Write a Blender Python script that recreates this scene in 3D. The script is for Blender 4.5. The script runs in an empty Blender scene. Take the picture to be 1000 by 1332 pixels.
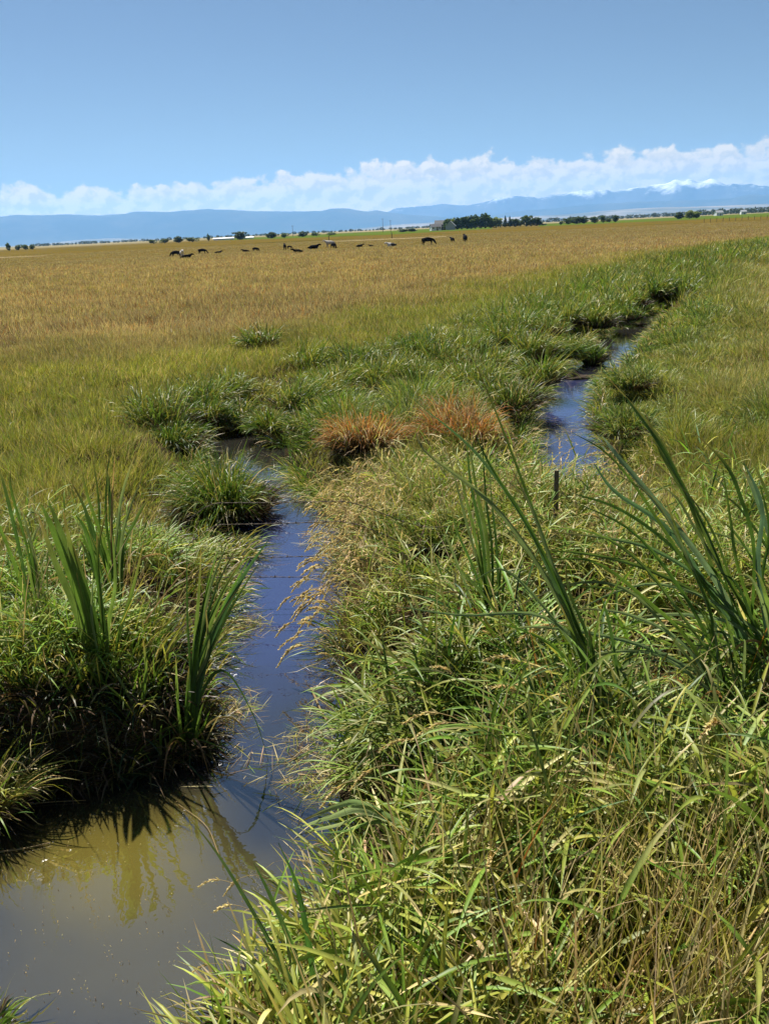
import bpy, bmesh, math, random
import numpy as np
from mathutils import Vector, Matrix

random.seed(7)
rng = np.random.default_rng(11)
scene = bpy.context.scene
COL = scene.collection
rad = math.radians

# ------------------------------------------------------------------ camera
H = 3.0
PITCH, ROLL, FPX = rad(19.4), rad(2.7), 1045.0
fw = np.array([0, math.cos(PITCH), -math.sin(PITCH)])
r0 = np.array([1.0, 0, 0]); u0 = np.array([0, math.sin(PITCH), math.cos(PITCH)])
rt = r0 * math.cos(ROLL) - u0 * math.sin(ROLL)
up = u0 * math.cos(ROLL) + r0 * math.sin(ROLL)
cam_data = bpy.data.cameras.new("camera"); cam = bpy.data.objects.new("camera", cam_data); COL.objects.link(cam)
cam.matrix_world = Matrix(((rt[0], up[0], -fw[0], 0), (rt[1], up[1], -fw[1], 0), (rt[2], up[2], -fw[2], H), (0, 0, 0, 1)))
cam_data.sensor_fit = 'VERTICAL'; cam_data.sensor_height = 36.0; cam_data.lens = FPX / 1332 * 36
cam_data.clip_start = 0.05; cam_data.clip_end = 200000
scene.camera = cam

def ray(px, py):
    return fw + rt * ((px - 500) / FPX) + up * ((666 - py) / FPX)
def at(px, py, z):                      # where the photograph's pixel meets the level z
    d = ray(px, py); t = (z - H) / d[2]
    return np.array([0, 0, H]) + d * t
def pd(px, py, Y):                      # the point of that sight line Y metres ahead
    d = ray(px, py)
    return np.array([0, 0, H]) + d * (Y / d[1])
def horizon(px):
    return 666 - math.tan(PITCH) * FPX / math.cos(ROLL) - math.tan(ROLL) * (px - 500)

FIELD = 0.40
# ------------------------------------------------------------------ helpers
def tag(o, label=None, cat=None, group=None, kind=None):
    if label: o["label"] = label
    if cat: o["category"] = cat
    if group: o["group"] = group
    if kind: o["kind"] = kind
    return o
def link(name, data, parent=None):
    o = bpy.data.objects.new(name, data); COL.objects.link(o)
    if parent is not None: o.parent = parent
    return o
def empty(name, loc, rz=0.0, sc=1.0):
    o = bpy.data.objects.new(name, None); COL.objects.link(o)
    o.location = loc; o.rotation_euler = (0, 0, rz); o.scale = (sc, sc, sc)
    return o

class Buf:
    """collects vertices, quads and colours in numpy blocks"""
    def __init__(s): s.v = []; s.f = []; s.c = []; s.n = 0
    def add(s, v, f, c):
        s.v.append(np.asarray(v, np.float32)); s.f.append(np.asarray(f, np.int32) + s.n)
        s.c.append(np.asarray(c, np.float32)); s.n += len(v)
    def mesh(s, name, mat, smooth=True):
        v = np.concatenate(s.v); f = np.concatenate(s.f); c = np.concatenate(s.c)
        me = bpy.data.meshes.new(name)
        me.vertices.add(len(v)); me.vertices.foreach_set("co", v.ravel())
        me.loops.add(f.size); me.loops.foreach_set("vertex_index", f.ravel())
        me.polygons.add(len(f)); me.polygons.foreach_set("loop_start", np.arange(0, f.size, f.shape[1], dtype=np.int32))
        if smooth: me.polygons.foreach_set("use_smooth", np.ones(len(f), bool))
        me.update(calc_edges=True)
        a = me.color_attributes.new("col", 'FLOAT_COLOR', 'POINT')
        a.data.foreach_set("color", np.concatenate([c, np.ones((len(c), 1), np.float32)], 1).ravel())
        if mat: me.materials.append(mat)
        return me
    def build(s, name, mat, parent=None, smooth=True):
        return link(name, s.mesh(name, mat, smooth), parent)

def norm(a): return a / np.maximum(np.linalg.norm(a, axis=-1, keepdims=True), 1e-9)
def U(a, b, n=None): return rng.uniform(a, b, n)

LEAF = lambda t: np.interp(t, [0, .12, .4, .7, .9, 1], [.55, .85, 1, .75, .38, .03])
BLADE = lambda t: np.interp(t, [0, .5, .8, 1], [.9, 1, .62, .05])
STEM = lambda t: np.interp(t, [0, 1], [1, .55])

def curve(base, d0, L, droop, nseg, power=1.3):
    P = []; T = []; pos = base.copy(); dn = np.array([0, 0, -1.0])
    step = (L / nseg)[:, None]
    for k in range(nseg + 1):
        t = k / nseg
        d = norm(d0 + dn * (droop * t ** power)[:, None])
        P.append(pos); T.append(d)
        pos = pos + d * step
        pos[:, 2] = np.maximum(pos[:, 2], 0.012)
    return np.stack(P, 1), np.stack(T, 1)

def ribbons(buf, base, d0, L, W, droop, nseg, col, prof=BLADE, side=None, tipcol=None, power=1.3, fold=0.0):
    base = np.asarray(base, float); N = len(base)
    if N == 0: return
    d0 = norm(d0)
    P, T = curve(base, d0, L, droop, nseg, power)
    if side is None: side = rng.normal(size=(N, 3)) * np.array([1, 1, .55])
    sd = side[:, None, :] - (side[:, None, :] * T).sum(-1, keepdims=True) * T
    sd = norm(sd)
    t = np.linspace(0, 1, nseg + 1)
    w = (W[:, None] * prof(t)[None, :])[..., None] * .5
    K = nseg + 1
    if fold:
        nn = np.cross(sd, T); lift = nn * w * (fold * U(.3, 1.5, N))[:, None, None]
        V = np.stack([P - sd * w + lift, P, P + sd * w + lift], 2)
        idx = (np.arange(N)[:, None] * K + np.arange(nseg)[None, :]) * 3
        F = np.stack([np.stack([idx, idx + 1, idx + 4, idx + 3], -1), np.stack([idx + 1, idx + 2, idx + 5, idx + 4], -1)], 2).reshape(-1, 4)
        C = np.repeat(col[:, None, :], K, 1)
        if tipcol is not None:
            m = (t ** 2)[None, :, None]; C = C * (1 - m) + tipcol[:, None, :] * m
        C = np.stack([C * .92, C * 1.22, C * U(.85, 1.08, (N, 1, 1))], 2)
        buf.add(V.reshape(-1, 3), F, C.reshape(-1, 3)); return
    V = np.stack([P - sd * w, P + sd * w], 2)                # N,K,2,3
    idx = (np.arange(N)[:, None] * K + np.arange(nseg)[None, :]) * 2
    F = np.stack([idx, idx + 1, idx + 3, idx + 2], -1).reshape(-1, 4)
    C = np.repeat(col[:, None, :], K, 1)
    if tipcol is not None:
        m = (t ** 2)[None, :, None]
        C = C * (1 - m) + tipcol[:, None, :] * m
    C = np.repeat(C[:, :, None, :], 2, 2)
    buf.add(V.reshape(-1, 3), F, C.reshape(-1, 3))

# value noise -------------------------------------------------------
def _h(ix, iy, s):
    n = (ix.astype(np.int64) * 374761393 + iy.astype(np.int64) * 668265263 + s * 974634777) & 0x7fffffff
    n = ((n ^ (n >> 13)) * 1274126177) & 0x7fffffff
    return ((n ^ (n >> 16)) & 0xffff) / 65535.0
def vnoise(x, y, s=0):
    x = np.asarray(x, float); y = np.asarray(y, float)
    ix = np.floor(x); iy = np.floor(y); fx = x - ix; fy = y - iy
    fx = fx * fx * (3 - 2 * fx); fy = fy * fy * (3 - 2 * fy)
    a = _h(ix, iy, s); b = _h(ix + 1, iy, s); c = _h(ix, iy + 1, s); d = _h(ix + 1, iy + 1, s)
    return (a * (1 - fx) + b * fx) * (1 - fy) + (c * (1 - fx) + d * fx) * fy
def fbm(x, y, o=4, s=0, g=.5):
    r = 0; a = 1; t = 0
    for k in range(o):
        r = r + a * vnoise(x, y, s + k * 17); t += a; a *= g; x = x * 2.03 + 11.3; y = y * 2.03 + 5.7
    return r / t
def sstep(a, b, x):
    t = np.clip((x - a) / (b - a), 0, 1); return t * t * (3 - 2 * t)

# ------------------------------------------------------------------ materials
def nt(name):
    m = bpy.data.materials.new(name); m.use_nodes = True
    n = m.node_tree; n.nodes.clear()
    return m, n, n.nodes, n.links
def nd(nodes, typ, **kw):
    n = nodes.new(typ)
    for k, v in kw.items():
        if k in n.inputs: n.inputs[k].default_value = v
        else: setattr(n, k, v)
    return n

def grass_mat(name, trans=.42, rough=.42, spec=.35, vein=True):
    m, t, N, L = nt(name)
    a = nd(N, 'ShaderNodeAttribute', attribute_name="col")
    tc = nd(N, 'ShaderNodeTexCoord'); nz = nd(N, 'ShaderNodeTexNoise', Scale=9.0, Detail=3.0)
    L.new(tc.outputs['Object'], nz.inputs['Vector'])
    mr = nd(N, 'ShaderNodeMapRange'); mr.inputs[1].default_value = .3; mr.inputs[2].default_value = .7
    mr.inputs[3].default_value = .72; mr.inputs[4].default_value = 1.25
    L.new(nz.outputs[0], mr.inputs[0])
    mx = nd(N, 'ShaderNodeVectorMath', operation='SCALE')
    L.new(a.outputs['Color'], mx.inputs[0]); L.new(mr.outputs[0], mx.inputs['Scale'])
    p = nd(N, 'ShaderNodeBsdfPrincipled', Roughness=rough); p.inputs['Specular IOR Level'].default_value = spec
    L.new(mx.outputs[0], p.inputs['Base Color'])
    tr = nd(N, 'ShaderNodeBsdfTranslucent')
    wm = nd(N, 'ShaderNodeVectorMath', operation='MULTIPLY'); wm.inputs[1].default_value = (1.42, 1.42, .98)
    L.new(mx.outputs[0], wm.inputs[0]); L.new(wm.outputs[0], tr.inputs['Color'])
    mix = nd(N, 'ShaderNodeMixShader'); mix.inputs[0].default_value = trans
    L.new(p.outputs[0], mix.inputs[1]); L.new(tr.outputs[0], mix.inputs[2])
    o = nd(N, 'ShaderNodeOutputMaterial'); L.new(mix.outputs[0], o.inputs[0])
    return m
M_GRASS = grass_mat("grass_blades", .27, .46, .3)
def cattail_mat():
    m = grass_mat("cattail_leaf", .40, .5, .2); N = m.node_tree.nodes; L = m.node_tree.links
    a = nd(N, 'ShaderNodeAttribute', attribute_name="strip")
    mp = nd(N, 'ShaderNodeMapping'); mp.inputs['Scale'].default_value = (9.0, .35, 1); L.new(a.outputs['Vector'], mp.inputs[0])
    nz = nd(N, 'ShaderNodeTexNoise', Scale=1.6, Detail=5.0, Roughness=.65); L.new(mp.outputs[0], nz.inputs['Vector'])
    mr = nd(N, 'ShaderNodeMapRange'); mr.inputs[1].default_value = .3; mr.inputs[2].default_value = .7; mr.inputs[3].default_value = .55; mr.inputs[4].default_value = 1.4; L.new(nz.outputs[0], mr.inputs[0])
    bp = nd(N, 'ShaderNodeBump', Strength=.5, Distance=.004); L.new(nz.outputs[0], bp.inputs['Height'])
    p = [n for n in N if n.type == 'BSDF_PRINCIPLED'][0]; t = [n for n in N if n.type == 'BSDF_TRANSLUCENT'][0]
    L.new(bp.outputs[0], p.inputs['Normal'])
    for inp in (p.inputs['Base Color'], t.inputs['Color']):
        src = inp.links[0].from_socket; v = nd(N, 'ShaderNodeVectorMath', operation='SCALE'); L.new(src, v.inputs[0]); L.new(mr.outputs[0], v.inputs['Scale']); L.new(v.outputs[0], inp)
    return m
M_CAT = cattail_mat()
M_STRAW = grass_mat("dry_straw", .3, .6, .2)
M_LEAF = grass_mat("tree_leaves", .25, .6, .2)

def simple_mat(name, col, rough=.8, var=.3, scale=3.0, metal=0.0, spec=.3):
    m, t, N, L = nt(name)
    tc = nd(N, 'ShaderNodeTexCoord'); nz = nd(N, 'ShaderNodeTexNoise', Scale=scale, Detail=5.0)
    L.new(tc.outputs['Object'], nz.inputs['Vector'])
    cr = nd(N, 'ShaderNodeMix', data_type='RGBA')
    cr.inputs[6].default_value = (*[c * (1 - var) for c in col], 1); cr.inputs[7].default_value = (*[min(1, c * (1 + var)) for c in col], 1)
    L.new(nz.outputs[0], cr.inputs[0])
    p = nd(N, 'ShaderNodeBsdfPrincipled', Roughness=rough, Metallic=metal); p.inputs['Specular IOR Level'].default_value = spec
    L.new(cr.outputs[2], p.inputs['Base Color'])
    o = nd(N, 'ShaderNodeOutputMaterial'); L.new(p.outputs[0], o.inputs[0])
    return m
M_BARK = simple_mat("bark", (.09, .07, .05), .9, .4, 6)
M_BLACKHIDE = simple_mat("black_hide", (.008, .007, .007), .9, .3, 4, 0, .05)
M_BROWNHIDE = simple_mat("dark_brown_hide", (.03, .018, .012), .9, .3, 4, 0, .05)
M_WHITE = simple_mat("white_paint", (.75, .75, .73), .6, .06, 1.5)
M_GREYROOF = simple_mat("dark_roof", (.07, .07, .075), .7, .25, 2)
M_REDBARN = simple_mat("weathered_boards", (.1, .07, .055), .8, .25, 2)
M_TIN = simple_mat("grey_tin", (.33, .34, .35), .45, .15, 2)
M_GLASS = simple_mat("window_glass", (.03, .035, .045), .1, .1, 2, 0, .6)
M_STEEL = simple_mat("rusty_steel", (.085, .065, .045), .65, .5, 40, .3)
M_POST = simple_mat("weathered_steel_post", (.10, .082, .055), .8, .5, 25)
M_WOOD = simple_mat("grey_wood", (.13, .105, .08), .9, .35, 10)
M_MUD = simple_mat("wet_mud", (.05, .036, .024), .85, .45, 14, 0, .1)

def hide_patch():
    m, t, N, L = nt("black_white_hide")
    tc = nd(N, 'ShaderNodeTexCoord'); sp = nd(N, 'ShaderNodeSeparateXYZ'); L.new(tc.outputs['Object'], sp.inputs[0])
    nz = nd(N, 'ShaderNodeTexNoise', Scale=2.5, Detail=3.0); L.new(tc.outputs['Object'], nz.inputs['Vector'])
    ad = nd(N, 'ShaderNodeMath', operation='MULTIPLY_ADD'); ad.inputs[1].default_value = .9
    L.new(nz.outputs[0], ad.inputs[0]); L.new(sp.outputs['X'], ad.inputs[2])
    cr = nd(N, 'ShaderNodeValToRGB'); cr.color_ramp.interpolation = 'CONSTANT'
    cr.color_ramp.elements[0].color = (.013, .012, .012, 1); cr.color_ramp.elements[1].position = .62; cr.color_ramp.elements[1].color = (.55, .52, .48, 1)
    L.new(ad.outputs[0], cr.inputs[0])
    p = nd(N, 'ShaderNodeBsdfPrincipled', Roughness=.7); L.new(cr.outputs[0], p.inputs['Base Color'])
    o = nd(N, 'ShaderNodeOutputMaterial'); L.new(p.outputs[0], o.inputs[0]); return m
M_PATCH = hide_patch()
M_PALEHIDE = simple_mat("pale_hide", (.42, .38, .33), .75, .2, 3)

# ------------------------------------------------------------------ water outlines (on the water level z = 0)
POND_PX = [(-260, 1620), (-200, 1060), (-40, 1046), (40, 1040), (120, 1022), (190, 1012), (245, 992), (278, 985), (280, 950), (270, 900), (272, 840),
           (288, 795), (300, 748), (318, 716), (296, 712), (262, 712), (246, 694), (244, 655), (248, 612), (256, 592), (258, 574),
           (268, 560), (304, 552), (340, 560), (366, 578), (374, 602), (388, 622), (396, 640), (418, 648), (428, 668), (444, 700),
           (452, 740), (454, 770), (446, 800), (440, 850), (440, 890), (450, 915), (452, 960), (436, 1010), (446, 1046), (474, 1070), (474, 1110), (440, 1145), (410, 1185), (396, 1225),
           (384, 1270), (350, 1310), (280, 1370), (160, 1640)]
RUN_PX = [(684, 610), (682, 562), (694, 530), (712, 500), (724, 478), (748, 464), (758, 448), (774, 436), (790, 427), (806, 420), (830, 411), (856, 405),
          (872, 414), (850, 440), (828, 464), (806, 482), (786, 500), (776, 524), (772, 552), (780, 576), (800, 600), (806, 622), (760, 632), (705, 630)]
POND = np.array([at(x, y, 0)[:2] for x, y in POND_PX]); RUN = np.array([at(x, y, 0)[:2] for x, y in RUN_PX])

def sdist(P, poly):
    """signed distance to a polygon, negative inside"""
    P = np.asarray(P, float); out = np.empty(len(P))
    A = poly; B = np.roll(poly, -1, 0); E = B - A; EE = (E * E).sum(1)
    for i in range(0, len(P), 60000):
        p = P[i:i + 60000]
        w = p[:, None, :] - A[None]
        t = np.clip((w * E[None]).sum(-1) / EE, 0, 1)
        d = np.sqrt(((w - E[None] * t[..., None]) ** 2).sum(-1)).min(1)
        yi = A[:, 1][None]; yj = B[:, 1][None]; py = p[:, 1][:, None]; px = p[:, 0][:, None]
        cond = (yi > py) != (yj > py)
        xx = A[:, 0][None] + (py - yi) / np.where(np.abs(yj - yi) < 1e-9, 1e-9, yj - yi) * E[:, 0][None]
        ins = (cond & (px < xx)).sum(1) % 2 == 1
        out[i:i + 60000] = np.where(ins, -d, d)
    return out
def wdist(P):
    P = np.asarray(P, float)
    d = np.full(len(P), 50.0); m = (np.abs(P[:, 0]) < 30) & (P[:, 1] > -10) & (P[:, 1] < 60)
    if m.any():
        w = (fbm(P[m, 0] * 2.6, P[m, 1] * 2.6, 3, 3) - .5) * .16
        d[m] = np.minimum(sdist(P[m], POND), sdist(P[m], RUN)) + w
    return d
# the ditch line the green growth follows, far beyond the visible water
DITCH = np.array([at(x, y, .4)[:2] for x, y in [(-150, 1100), (300, 1000), (370, 760), (300, 600), (420, 520), (560, 500), (700, 560), (740, 480), (830, 415), (880, 370), (960, 332), (1100, 308)]])
def ditchdist(P):
    P = np.asarray(P, float); A = DITCH[:-1]; E = DITCH[1:] - A; EE = (E * E).sum(1); out = np.empty(len(P)); sd = np.empty(len(P))
    for i in range(0, len(P), 60000):
        p = P[i:i + 60000]; w = p[:, None] - A[None]
        t = np.clip((w * E[None]).sum(-1) / EE, 0, 1); q = w - E[None] * t[..., None]
        d = np.sqrt((q ** 2).sum(-1)); k = d.argmin(1)
        out[i:i + 60000] = d.min(1)
        cr = E[k, 0] * w[np.arange(len(p)), k, 1] - E[k, 1] * w[np.arange(len(p)), k, 0]
        sd[i:i + 60000] = np.sign(cr)           # +1 = left of the ditch
    return out, sd
HUMPS = [(*at(20, 945, .2)[:2], .85, .22), (*at(115, 912, .2)[:2], .66, .22), (*at(195, 900, .2)[:2], .42, .14)]
LOWS = [(*at(300, 540, .2)[:2], 1.8), (*at(300, 650, .2)[:2], 1.9), (*at(345, 640, .2)[:2], 1.3), (*at(745, 632, .2)[:2], 1.3), (*at(800, 540, .2)[:2], 2.2), (*at(832, 475, .2)[:2], 3.0), (*at(868, 440, .2)[:2], 3.4), (*at(830, 440, .2)[:2], 3.2)]
HOLLOWS = [(*at(770, 850, .4)[:2], .62), (*at(690, 800, .4)[:2], .45), (*at(590, 745, .4)[:2], .5), (*at(520, 880, .4)[:2], .32), (*at(900, 850, .4)[:2], .5), (*at(640, 1000, .4)[:2], .3), (*at(480, 1130, .4)[:2], .22), (*at(760, 1230, .4)[:2], .26), (*at(560, 1290, .4)[:2], .22)]
def hollow(P):
    m = np.zeros(len(P)); w = (fbm(P[:, 0] * 3, P[:, 1] * 3, 2, 19) - .5) * .5
    for x, y, r in HOLLOWS: m = np.maximum(m, 1 - sstep(.35, 1, np.hypot((P[:, 0] - x) * .75, P[:, 1] - y) / r + w))
    return m
def lowmask(P):
    m = np.zeros(len(P))
    for x, y, r in LOWS: m = np.maximum(m, 1 - sstep(.45 * r, r, np.hypot(P[:, 0] - x, (P[:, 1] - y) * .8)))
    return m
def gheight(P, d=None):
    P = np.asarray(P, float)
    if d is None: d = wdist(P)
    r = np.hypot(P[:, 0], P[:, 1])
    und = (fbm(P[:, 0] * .35, P[:, 1] * .35, 3, 9) - .5) * .25 * sstep(.2, 1.5, d) * (1 - sstep(60, 200, r))
    hum = (fbm(P[:, 0] * 1.9, P[:, 1] * 1.9, 2, 21) - .5) * .16 * sstep(.1, .6, d) * (1 - sstep(15, 40, r))
    bank = FIELD * sstep(-.05, .75, d) * .93 + .07 * FIELD * sstep(.7, 3, d)
    inside = -.35 * sstep(.03, -.35, d)
    hp = np.zeros(len(P))
    for x, y, rr, h in HUMPS: hp = np.maximum(hp, h * (1 - sstep(.35 * rr, rr, np.hypot(P[:, 0] - x, P[:, 1] - y))))
    steep = FIELD * .8 * sstep(.0, .22, d) * (hp > 0)
    return np.maximum((bank + und + hum) * (1 - .6 * lowmask(P)) - .22 * hollow(P) * sstep(.2, .6, d), steep) + hp * sstep(.02, .25, d) + inside

# ------------------------------------------------------------------ ground sheet
def make_ground():
    az = np.concatenate([np.linspace(-180, -46, 24)[:-1], np.linspace(-46, 46, 360), np.linspace(46, 180, 24)[1:]])
    az = np.radians(az[:-1]); na = len(az)
    r = np.concatenate([[.05], np.geomspace(.8, 60, 420), np.geomspace(62, 15500, 110)]); nr = len(r)
    X = r[:, None] * np.sin(az)[None]; Y = r[:, None] * np.cos(az)[None]
    P = np.stack([X.ravel(), Y.ravel()], 1)
    Z = gheight(P)
    V = np.concatenate([P, Z[:, None]], 1)
    i = np.arange(nr - 1)[:, None] * na; j = np.arange(na)[None]; j2 = (j + 1) % na
    F = np.stack([i + j, i + j2, i + na + j2, i + na + j], -1).reshape(-1, 4)
    b = Buf(); b.add(V, F[:, ::-1], np.zeros((len(V), 3)))
    m, t, N, L = nt("ground_soil_and_pasture")
    geo = nd(N, 'ShaderNodeTexCoord'); sp = nd(N, 'ShaderNodeSeparateXYZ'); L.new(geo.outputs['Object'], sp.inputs[0])
    ln = nd(N, 'ShaderNodeVectorMath', operation='LENGTH'); L.new(geo.outputs['Object'], ln.inputs[0])
    def noise(sc, det, stretch=None):
        n = nd(N, 'ShaderNodeTexNoise', Scale=sc, Detail=det)
        if stretch:
            mp = nd(N, 'ShaderNodeMapping'); mp.inputs['Scale'].default_value = stretch
            L.new(geo.outputs['Object'], mp.inputs[0]); L.new(mp.outputs[0], n.inputs['Vector'])
        else: L.new(geo.outputs['Object'], n.inputs['Vector'])
        return n
    def ramp(src, stops):
        c = nd(N, 'ShaderNodeValToRGB'); e = c.color_ramp.elements
        while len(e) < len(stops): e.new(.5)
        for k, (p, col) in enumerate(stops): e[k].position = p; e[k].color = (*col, 1)
        L.new(src, c.inputs[0]); return c
    def mix(f, a, b_):
        x = nd(N, 'ShaderNodeMix', data_type='RGBA'); L.new(f, x.inputs[0]); L.new(a, x.inputs[6]); L.new(b_, x.inputs[7]); return x.outputs[2]
    def mrange(src, a, b_, c=0.0, d=1.0):
        x = nd(N, 'ShaderNodeMapRange'); x.inputs[1].default_value = a; x.inputs[2].default_value = b_; x.inputs[3].default_value = c; x.inputs[4].default_value = d
        L.new(src, x.inputs[0]); return x.outputs[0]
    soil = ramp(noise(5, 8).outputs[0], [(.3, (.018, .013, .008)), (.55, (.05, .038, .02)), (.75, (.10, .08, .035))])
    gold = ramp(noise(.6, 8).outputs[0], [(.3, (.10, .075, .02)), (.5, (.19, .13, .035)), (.7, (.27, .19, .06))])
    past = ramp(noise(.012, 8, (1.0, 2.6, 1)).outputs[0], [(.32, (.065, .054, .013)), (.46, (.125, .085, .018)), (.58, (.085, .068, .016)), (.7, (.17, .115, .03))])
    far = ramp(noise(.0011, 6, (.6, 1.6, 1)).outputs[0], [(.35, (.12, .12, .05)), (.5, (.26, .21, .12)), (.62, (.10, .12, .05)), (.7, (.30, .25, .16))])
    c = mix(mrange(ln.outputs['Value'], 22, 48), soil.outputs[0], gold.outputs[0])
    c = mix(mrange(ln.outputs['Value'], 100, 125), c, past.outputs[0])
    c = mix(mrange(ln.outputs['Value'], 600, 1200), c, far.outputs[0])
    wet = mrange(sp.outputs['Z'], .16, .0)
    wetc = nd(N, 'ShaderNodeRGB'); wetc.outputs[0].default_value = (.022, .017, .010, 1)
    c = mix(wet, c, wetc.outputs[0])
    p = nd(N, 'ShaderNodeBsdfPrincipled', Roughness=.95); p.inputs['Specular IOR Level'].default_value = 0
    L.new(c, p.inputs['Base Color'])
    bp = nd(N, 'ShaderNodeBump', Strength=.6, Distance=.03); L.new(noise(18, 6).outputs[0], bp.inputs['Height']); L.new(bp.outputs[0], p.inputs['Normal'])
    o = nd(N, 'ShaderNodeOutputMaterial'); L.new(p.outputs[0], o.inputs[0])
    g = b.build("ground", m); tag(g, "brown soil and dry pasture plain beneath the grass", kind="structure")
make_ground()

# ------------------------------------------------------------------ water
def make_water():
    m, t, N, L = nt("stream_water")
    tc = nd(N, 'ShaderNodeTexCoord')
    n1 = nd(N, 'ShaderNodeTexNoise', Scale=1.1, Detail=3.0); L.new(tc.outputs['Object'], n1.inputs['Vector'])
    # sediment: a muddy cloud in the pool by the cattails, upstream, sky reflection painted in as blue
    def blob(cx, cy, rx, ry):
        mp = nd(N, 'ShaderNodeMapping', vector_type='POINT'); mp.inputs['Location'].default_value = (-cx / rx, -cy / ry, 0); mp.inputs['Scale'].default_value = (1 / rx, 1 / ry, 0)
        L.new(tc.outputs['Object'], mp.inputs[0])
        ln = nd(N, 'ShaderNodeVectorMath', operation='LENGTH'); L.new(mp.outputs[0], ln.inputs[0])
        ad = nd(N, 'ShaderNodeMath', operation='MULTIPLY_ADD'); ad.inputs[1].default_value = .8; L.new(n1.outputs[0], ad.inputs[0]); L.new(ln.outputs['Value'], ad.inputs[2])
        r = nd(N, 'ShaderNodeMapRange', interpolation_type='SMOOTHSTEP'); r.inputs[1].default_value = .6; r.inputs[2].default_value = 1.5; r.inputs[3].default_value = 1; r.inputs[4].default_value = 0
        L.new(ad.outputs[0], r.inputs[0]); return r.outputs[0]
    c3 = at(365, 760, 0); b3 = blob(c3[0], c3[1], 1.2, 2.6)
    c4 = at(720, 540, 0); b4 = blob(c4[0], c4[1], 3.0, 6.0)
    c1 = at(150, 1120, 0); c2 = at(235, 1230, 0)
    b1 = blob(c1[0], c1[1], .75, .62); b2 = blob(c2[0], c2[1], 1.3, .75)
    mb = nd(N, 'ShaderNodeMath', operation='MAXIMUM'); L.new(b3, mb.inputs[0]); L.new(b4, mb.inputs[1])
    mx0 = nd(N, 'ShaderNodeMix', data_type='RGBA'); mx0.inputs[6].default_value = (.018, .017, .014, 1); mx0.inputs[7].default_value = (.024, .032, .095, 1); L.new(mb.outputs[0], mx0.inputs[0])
    mxA = nd(N, 'ShaderNodeMix', data_type='RGBA'); L.new(mx0.outputs[2], mxA.inputs[6]); mxA.inputs[7].default_value = (.062, .052, .020, 1); L.new(b2, mxA.inputs[0])
    mxB = nd(N, 'ShaderNodeMix', data_type='RGBA'); mxB.inputs[7].default_value = (.11, .088, .018, 1); L.new(mxA.outputs[2], mxB.inputs[6]); L.new(b1, mxB.inputs[0])
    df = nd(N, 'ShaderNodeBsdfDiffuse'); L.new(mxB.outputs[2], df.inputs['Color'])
    gl = nd(N, 'ShaderNodeBsdfGlossy', Roughness=.025); gl.inputs['Color'].default_value = (1, 1, 1, 1)
    n2 = nd(N, 'ShaderNodeTexNoise', Scale=7.0, Detail=3.0); L.new(tc.outputs['Object'], n2.inputs['Vector'])
    bp = nd(N, 'ShaderNodeBump', Strength=.10, Distance=.02); L.new(n2.outputs[0], bp.inputs['Height'])
    L.new(bp.outputs[0], gl.inputs['Normal'])
    fr = nd(N, 'ShaderNodeFresnel', IOR=3.0); L.new(bp.outputs[0], fr.inputs['Normal'])
    mx = nd(N, 'ShaderNodeMixShader'); L.new(fr.outputs[0], mx.inputs[0]); L.new(df.outputs[0], mx.inputs[1]); L.new(gl.outputs[0], mx.inputs[2])
    o = nd(N, 'ShaderNodeOutputMaterial'); L.new(mx.outputs[0], o.inputs[0])
    b = Buf(); xs = np.linspace(-9, 16, 60); ys = np.linspace(-2, 34, 80)
    X, Y = np.meshgrid(xs, ys); V = np.stack([X.ravel(), Y.ravel(), np.zeros(X.size)], 1)
    i = np.arange(79)[:, None] * 60; j = np.arange(59)[None]
    F = np.stack([i + j, i + j + 1, i + j + 61, i + j + 60], -1).reshape(-1, 4)
    b.add(V, F, np.zeros((len(V), 3)))
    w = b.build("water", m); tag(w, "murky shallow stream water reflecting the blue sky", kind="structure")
make_water()

# ------------------------------------------------------------------ grass
PAL = {k: np.array(v) for k, v in dict(
    fresh=(.115, .185, .022), dark=(.035, .075, .014), yell=(.27, .26, .045), straw=(.44, .35, .16), gold=(.34, .255, .13),
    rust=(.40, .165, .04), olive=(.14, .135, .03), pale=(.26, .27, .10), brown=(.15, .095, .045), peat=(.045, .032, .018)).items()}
def pick(n, **w):
    ks = list(w); p = np.array([w[k] for k in ks], float); p /= p.sum()
    c = np.array([PAL[k] for k in ks])[rng.choice(len(ks), n, p=p)]
    return c * U(.72, 1.28, (n, 1)) * (1 + rng.normal(size=(n, 3)) * .06)
def mixcol(a, b, t): return a * (1 - t[:, None]) + b * t[:, None]

def wedge(n, ra, rb, p=1.0, half=31.0):
    """points of the view wedge, density per area falling as r**-p"""
    u = U(0, 1, n); q = 2 - p
    r = (ra ** q + u * (rb ** q - ra ** q)) ** (1 / q) if abs(q) > 1e-6 else ra * (rb / ra) ** u
    a = np.radians(U(-half, half, n))
    return np.stack([r * np.sin(a), r * np.cos(a)], 1), r

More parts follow.
